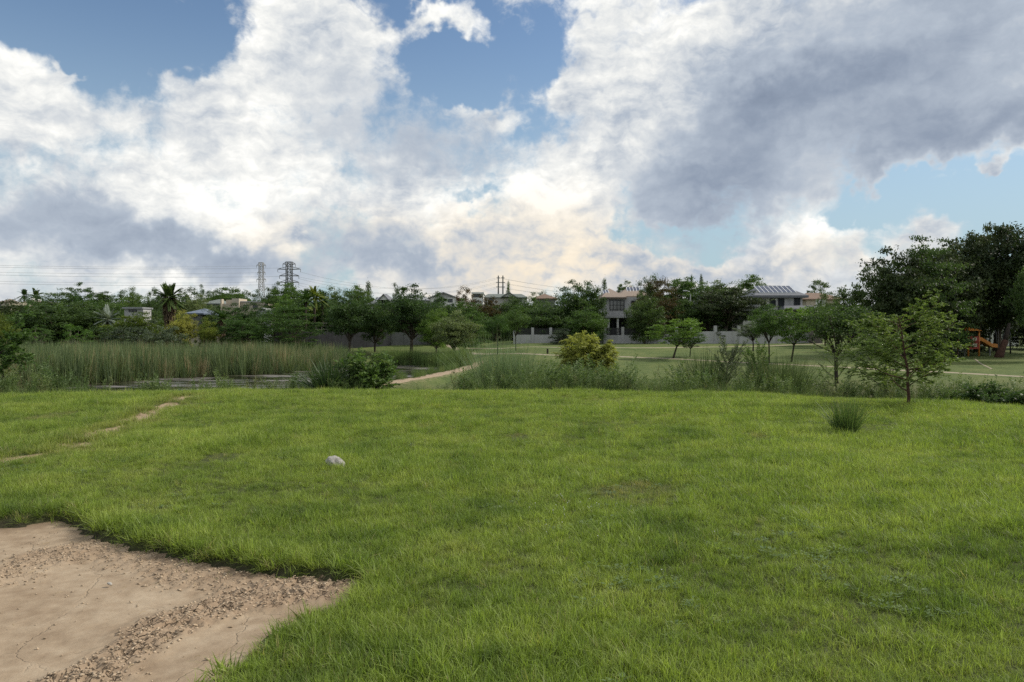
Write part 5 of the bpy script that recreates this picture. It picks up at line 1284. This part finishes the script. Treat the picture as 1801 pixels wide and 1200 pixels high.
pillar_wall(905, 1064, 91, 91, 'white boundary wall with pillars and black railings left of the tiled roof house', (576.5, 576), 5, (589, 588.5))
pillar_wall(1064, 1190, 90.5, 90, 'white boundary wall with pillars and black railings before the tiled roof house', (575.5, 574.5), 4, (590, 588))
pillar_wall(1217, 1300, 90, 90, 'white boundary wall with a plain pillar before the wide umbrella tree', (573, 573), 2, (583, 583), False)
wall('stepped_garden_wall', (1300, 1345), 89.8, 90, (581, 583), 'white_wall', 'plain white wall section before the solar roof house, left part', seg=2, group='white boundary walls of the park')
wall('stepped_garden_wall', (1346, 1426), 90, 92, (584, 586), 'white_wall', 'plain white wall section before the solar roof house, right part', seg=4, group='white boundary walls of the park')
wall('stepped_garden_wall', (1190.6, 1216.4), 90.4, 90.4, (588, 588), 'white_wall', 'low white wall link between the railed wall and the plain pillar wall', seg=1, group='white boundary walls of the park')
wall('timber_fence', (1422, 1444), 92, 90, (557, 557), 'wood_grey', 'grey timber fence right of the solar roof house', seg=2, cat='fence')
wall('far_white_wall', (1536, 1620), 82, 80, (572, 573), 'grey_wall', 'shaded pale wall behind the giant dark trees', seg=4)  # pale wall, its shade painted in with the grey plaster colour
wall('far_white_wall', (1726, 1792), 84, 83, (574, 573), 'bright_wall', 'white wall seen under the giant dark trees beyond the slide', seg=4)

# ------------------------------------------------------------------ culvert, posts, lamp, playground, stone
X0, D0 = hit(662, 606, 60)
r = empty('concrete_culvert', (X0, D0, g1(X0, D0)), label='concrete slab over a dark storm water culvert before the charcoal wall', cat='culvert')
w2 = 27/F*D0; b = MB(); n = 10
MB().box(-w2, w2, -.3, 1.4, .34, .50).build('slab', M['grey_wall'], r)
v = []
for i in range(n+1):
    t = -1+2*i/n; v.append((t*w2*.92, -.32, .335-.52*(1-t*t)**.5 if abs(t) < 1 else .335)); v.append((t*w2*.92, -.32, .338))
b.add(v, [(2*i, 2*i+2, 2*i+3, 2*i+1) for i in range(n)]+[(2*i+1, 2*i+3, 2*i+2, 2*i) for i in range(0)]); b.build('opening_shade', M['frame'], r)  # flat dark sheet standing in for the shade inside the culvert
def post(name, px, base, hpx, rad, mat, label, cat, group=None):
    X, D = hit(px, base, 24); H = hpx/F*D; z = g1(X, D); r = empty(name, (X, D, z), label=label, cat=cat, group=group)
    MB().tube([(0, 0, -.2), (0, 0, H*.9)], rad, 8).build('post', M[mat], r); MB().tube([(0, 0, H*.902), (0, 0, H*.97), (0, 0, H)], [rad*1.15, rad*1.1, rad*.4], 8).build('cap', M[mat], r); return r
post('bollard', 963, 622.5, 9, .09, 'bark_dark', 'short dark wooden post beside the footpath left of the yellow shrub', 'post')
post('marker_post', 695, 604.5, 5, .12, 'black_metal', 'left of two small dark posts by the grey wall', 'post', 'small posts by the grey wall')
post('marker_post', 703, 605, 4.5, .12, 'black_metal', 'right of two small dark posts by the grey wall', 'post', 'small posts by the grey wall')
X0, D0 = X_(1214, 97), 97; z0 = g1(X0, D0); H = Z_(512, D0)-z0
r = empty('street_lamp', (X0, D0, z0), label='slim pale street lamp rising between the dark garden trees', cat='street lamp')
MB().tube([(0, 0, 0), (0, 0, H*.96), (-.12, 0, H*.99), (-.5, 0, H)], [.09, .06, .05, .05], 8).build('pole', M['solar_frame'], r); MB().box(-.95, -.45, -.12, .12, H-.02, H+.10).build('lamp_head', M['lens'], r)

def playground():
    D = 66; px = lambda p: X_(p, D)-X_(1712, D)
    x0 = X_(1712, D); z = g1(x0, D); Zz = lambda p: Z_(p, D)-z
    r = empty('play_tower', (x0, D, z), label='orange and red playground tower with a long slide under the giant trees', cat='playground set')
    s = px(1713)-px(1712)
    for x in (px(1703), px(1722)):
        for y in (0, 1.5): MB().tube([(x, y, -.2), (x, y, Zz(581))], .07, 8).build('post', M['orange'], r, smooth=True)
    MB().box(px(1702), px(1723), -.08, 1.6, Zz(603), Zz(601)).build('platform', M['red_plastic'], r)
    MB().box(px(1704), px(1721), -.12, -.09, Zz(600.5), Zz(592)).build('front_panel', M['red_plastic'], r)
    MB().box(px(1709), px(1716), -.15, -.122, Zz(599), Zz(594)).build('cream_panel', M['cream_plastic'], r)
    MB().box(px(1704), px(1721), -.10, -.07, Zz(614), Zz(603.5)).build('climbing_wall', M['red_plastic'], r)
    MB().box(px(1709), px(1717), -.13, -.102, Zz(610), Zz(604.5)).build('cream_panel', M['cream_plastic'], r)
    a, b_ = px(1701), px(1724); zr = Zz(574); ze = Zz(582)
    MB().add([(a, -.3, ze), (b_, -.3, ze), (b_, 1.8, ze), (a, 1.8, ze), ((a+b_)/2, .75, zr)], [(0, 1, 4), (1, 2, 4), (2, 3, 4), (3, 0, 4), (0, 3, 2, 1)]).build('roof', M['orange'], r)
    A = (px(1722), Zz(598)); B = (px(1758), Zz(611)); pts = [(A[0], A[1]), (A[0]+.4, A[1]-.05), (A[0]*.45+B[0]*.55, A[1]*.45+B[1]*.55-.05), (B[0]-.5, B[1]+.06), (B[0], B[1])]
    m = MB()
    for (xa, za), (xb, zb) in zip(pts[:-1], pts[1:]):
        for y0, y1, h0, h1 in ((.3, 1.1, -.04, 0), (.24, .30, -.04, .28), (1.1, 1.16, -.04, .28)):
            m.add([(xa, y0, za+h0), (xb, y0, zb+h0), (xb, y1, zb+h0), (xa, y1, za+h0), (xa, y0, za+h1), (xb, y0, zb+h1), (xb, y1, zb+h1), (xa, y1, za+h1)], [(0, 3, 2, 1), (4, 5, 6, 7), (0, 1, 5, 4), (2, 3, 7, 6), (0, 4, 7, 3), (1, 2, 6, 5)])
    m.build('slide', M['orange'], r)
    MB().tube([(px(1750), .7, 0), (px(1750), .7, Zz(609))], .05, 6).build('slide_support', M['grey_metal'], r)
    lad = MB().tube([(px(1699), .2, 0), (px(1703), .2, Zz(601))], .035, 5).tube([(px(1699), 1.2, 0), (px(1703), 1.2, Zz(601))], .035, 5)
    for k in range(5): t = (k+1)/6; x = px(1699)+(px(1703)-px(1699))*t; lad.tube([(x, .2, Zz(601)*t), (x, 1.2, Zz(601)*t)], .03, 5)
    lad.build('ladder', M['grey_metal'], r)
    # swing frame
    D = 69; xs_ = X_(1771, D); z = g1(xs_, D); r = empty('swing_frame', (xs_, D, z), label='dark metal swing frame with arched top behind the slide end', cat='swing'); H = Z_(579, D)-z; w = 6/F*D
    MB().tube([(-w*1.1, 0, -.1), (-w*.9, 0, H*.8), (-w*.5, 0, H), (w*.5, 0, H), (w*.9, 0, H*.8), (w*1.1, 0, -.1)], .06, 6).build('front_arch', M['black_metal'], r, smooth=True)
    MB().tube([(-w*1.1, 2, -.1), (-w*.9, 2, H*.8), (-w*.5, 2, H), (w*.5, 2, H), (w*.9, 2, H*.8), (w*1.1, 2, -.1)], .06, 6).build('rear_arch', M['black_metal'], r, smooth=True)
    MB().tube([(0, 0, H), (0, 2, H)], .05, 6).build('crossbar', M['black_metal'], r)
    MB().box(-.22, .22, .8, 1.0, .5, .54).build('seat', M['black_metal'], r); MB().tube([(-.2, .9, .54), (-.2, .9, H)], .015, 4).tube([(.2, .9, .54), (.2, .9, H)], .015, 4).build('chains', M['grey_metal'], r)
    # leaning bare trunk
    X, D = hit(1757, 629, 40); z = g1(X, D); r = empty('leaning_trunk', (X, D, z), label='thick reddish tree trunk leaning to the right beside the slide end', cat='tree trunk'); k = 1/F*D
    MB().tube([(-1*k, 0, -.3), (2*k, 0, 6*k), (9*k, .1, 20*k), (14*k, .2, 29*k)], [9*k, 7*k, 5.2*k, 5.6*k], 10).build('bark', M['bark_red'], r, smooth=True)
    MB().tube([(14*k, .2, 27*k), (19*k, .4, 40*k), (26*k, .6, 60*k)], [4.5*k, 3.6*k, 2.4*k], 8).build('upper_limb', M['bark_dark'], r, smooth=True)
playground()

# the pale stone in the grass
def stone():
    rg = np.random.default_rng(8); X, D = flat(590, 823); import bmesh
    bm = bmesh.new(); bmesh.ops.create_icosphere(bm, subdivisions=4, radius=1)
    for v in bm.verts:
        c = v.co; n_ = 1+.12*sin(c.x*3.1+1)*cos(c.y*2.3)+.05*sin(c.z*7+c.x*5)+.035*sin(c.x*13+2)*sin(c.y*11+c.z*9)
        v.co = (c.x*.128*n_+.0*c.z, c.y*.10*n_, c.z*.085*n_-c.x*.035+(.015 if c.x < 0 else 0))
    me = bpy.data.meshes.new('pale_rock'); bm.to_mesh(me); bm.free(); me.materials.append(M['stone'])
    for p in me.polygons: p.use_smooth = True
    o = bpy.data.objects.new('pale_rock', me); COL.objects.link(o); o.location = (X, D, g1(X, D)+.035)
    tag(o, 'single pale rounded stone lying in the lawn left of centre', 'stone')
    b = bpy.data.objects.new('pale_rock', me.copy()); b.location = flat(190, 1003)+(0,); COL.objects.link(b); b.scale = (.13, .13, .10); b.location.z = g1(b.location.x, b.location.y)-.078
    b.name = 'pebble'; tag(b, 'tiny white pebble on the bare sandy hollow', 'stone')
stone()

# ------------------------------------------------------------------ pylons and their lines
def pylon(px, top, D, wbase, arms, label, mat, name='lattice_pylon', legw=.35):
    X = X_(px, D); z = g1(X, D); H = Z_(top, D)-z; r = empty(name, (X, D, z), 0, label=label, cat='pylon'); k = 1/F*D; b = MB()
    wb, wt = wbase*k/2, wbase*k*.22; n = 9; lev = [H*(1-(1-i/n)**1.25) for i in range(n+1)]; wid = lambda h: wb+(wt-wb)*min(1, (h/(H*.72)))
    for sx in (-1, 1):
        for sy in (-1, 1): b.tube([(sx*wid(h), sy*wid(h), h) for h in lev], legw/2, 4)
    for i in range(n):
        for s in (-1, 1):
            a, c = lev[i], lev[i+1]; wa, wc = wid(a), wid(c)
            b.tube([(-wa, s*wa, a), (wc, s*wc, c)], legw/3.2, 3).tube([(wa, s*wa, a), (-wc, s*wc, c)], legw/3.2, 3).tube([(s*wa, -wa, a), (s*wc, wc, c)], legw/3.2, 3).tube([(-wc, s*wc, c), (wc, s*wc, c)], legw/3.2, 3)
    b.build('lattice_mast', M[mat], r); att = []
    for row, half in arms:
        h = Z_(row, D)-z; w = wid(h); hw = half*k
        for s in (-1, 1):
            m = MB().tube([(s*w, -w, h), (s*hw, 0, h+.1)], legw/2.6, 4).tube([(s*w, w, h), (s*hw, 0, h+.1)], legw/2.6, 4).tube([(s*w, 0, h+1.5), (s*hw, 0, h+.1)], legw/3, 4); m.build('cross_arm', M[mat], r)
            MB().tube([(s*hw, 0, h), (s*hw, 0, h-1.6)], .16, 5).build('insulator', M['wire'], r); att.append((X+s*hw, D, z+h-1.6))
    return att
pa = pylon(460, 462, 520, 15, [(467, 8), (480, 7), (492, 8)], 'pale narrow lattice pylon, left of the two on the skyline', 'pylon_pale', legw=.42)
pb = pylon(509, 461, 420, 20, [(465, 11), (474, 20), (485.5, 17), (497, 17)], 'dark wide armed lattice pylon, right of the two on the skyline', 'pylon', legw=.5)
pc = []
for px, lb in ((876.5, 'left of the twin tall pole masts on the skyline'), (884.5, 'right of the twin tall pole masts on the skyline')):
    D = 560; X = X_(px, D); z = g1(X, D); H = Z_(485, D)-z; r = empty('pole_mast', (X, D, z), label=lb, cat='mast', group='twin pole masts'); k = D/F
    MB().tube([(-1*k, 0, 0), (-.3*k, 0, H)], [.45, .3], 5).tube([(1*k, 0, 0), (.3*k, 0, H)], [.45, .3], 5).build('mast', M['pylon'], r)
    for row, hw in ((489, 3), (497, 4), (505, 4)):
        h = Z_(row, D)-z; MB().tube([(-hw*k, 0, h), (hw*k, 0, h)], .28, 4).build('cross_arm', M['pylon'], r); pc.append((X-hw*k, D, z+h)); pc.append((X+hw*k, D, z+h))
def wire(a, b, sag, label):
    pts = [tuple(np.array(a)*(1-t)+np.array(b)*t+np.array([0, 0, -4*sag*t*(1-t)])) for t in np.linspace(0, 1, 25)]
    o = MB().tube(pts, .055, 4, False).build('power_line', M['wire']); tag(o, label, 'power line', 'power lines strung across the left sky')
# towards the left, out of the frame, and right to the pole masts
rowsL = [(466, 468), (469, 470), (478, 480), (482, 485), (494, 496), (498, 499)]
names = ['topmost', 'second from the top', 'third from the top', 'third from the bottom', 'second from the bottom', 'lowest']
for i, (r0, r1) in enumerate(rowsL):
    src = (pb if i % 2 else pa)[min(i+2, len(pb if i % 2 else pa)-1)]
    D = 330; src = (src[0], src[1], Z_(r1+(1 if i % 2 else 0), src[1])); wire((X_(-260, D), D, Z_(r0-6, D)), src, 1.6, '%s of the power lines left of the pylons' % names[i])
for i in range(6):
    src = pb[2+i]; dst = pc[min(2*(i//2)+(i % 2)*6, len(pc)-1)]
    wire(src, (dst[0], dst[1], dst[2]), 9, '%s of the power lines between dark pylon and pole masts' % names[i])
for i in range(6):
    src = pc[i if i < 6 else 0]; D = 760; wire(src, (X_(1180, D), D, Z_(512+i*3, D)), 5, '%s of the power lines right of the pole masts' % names[i])
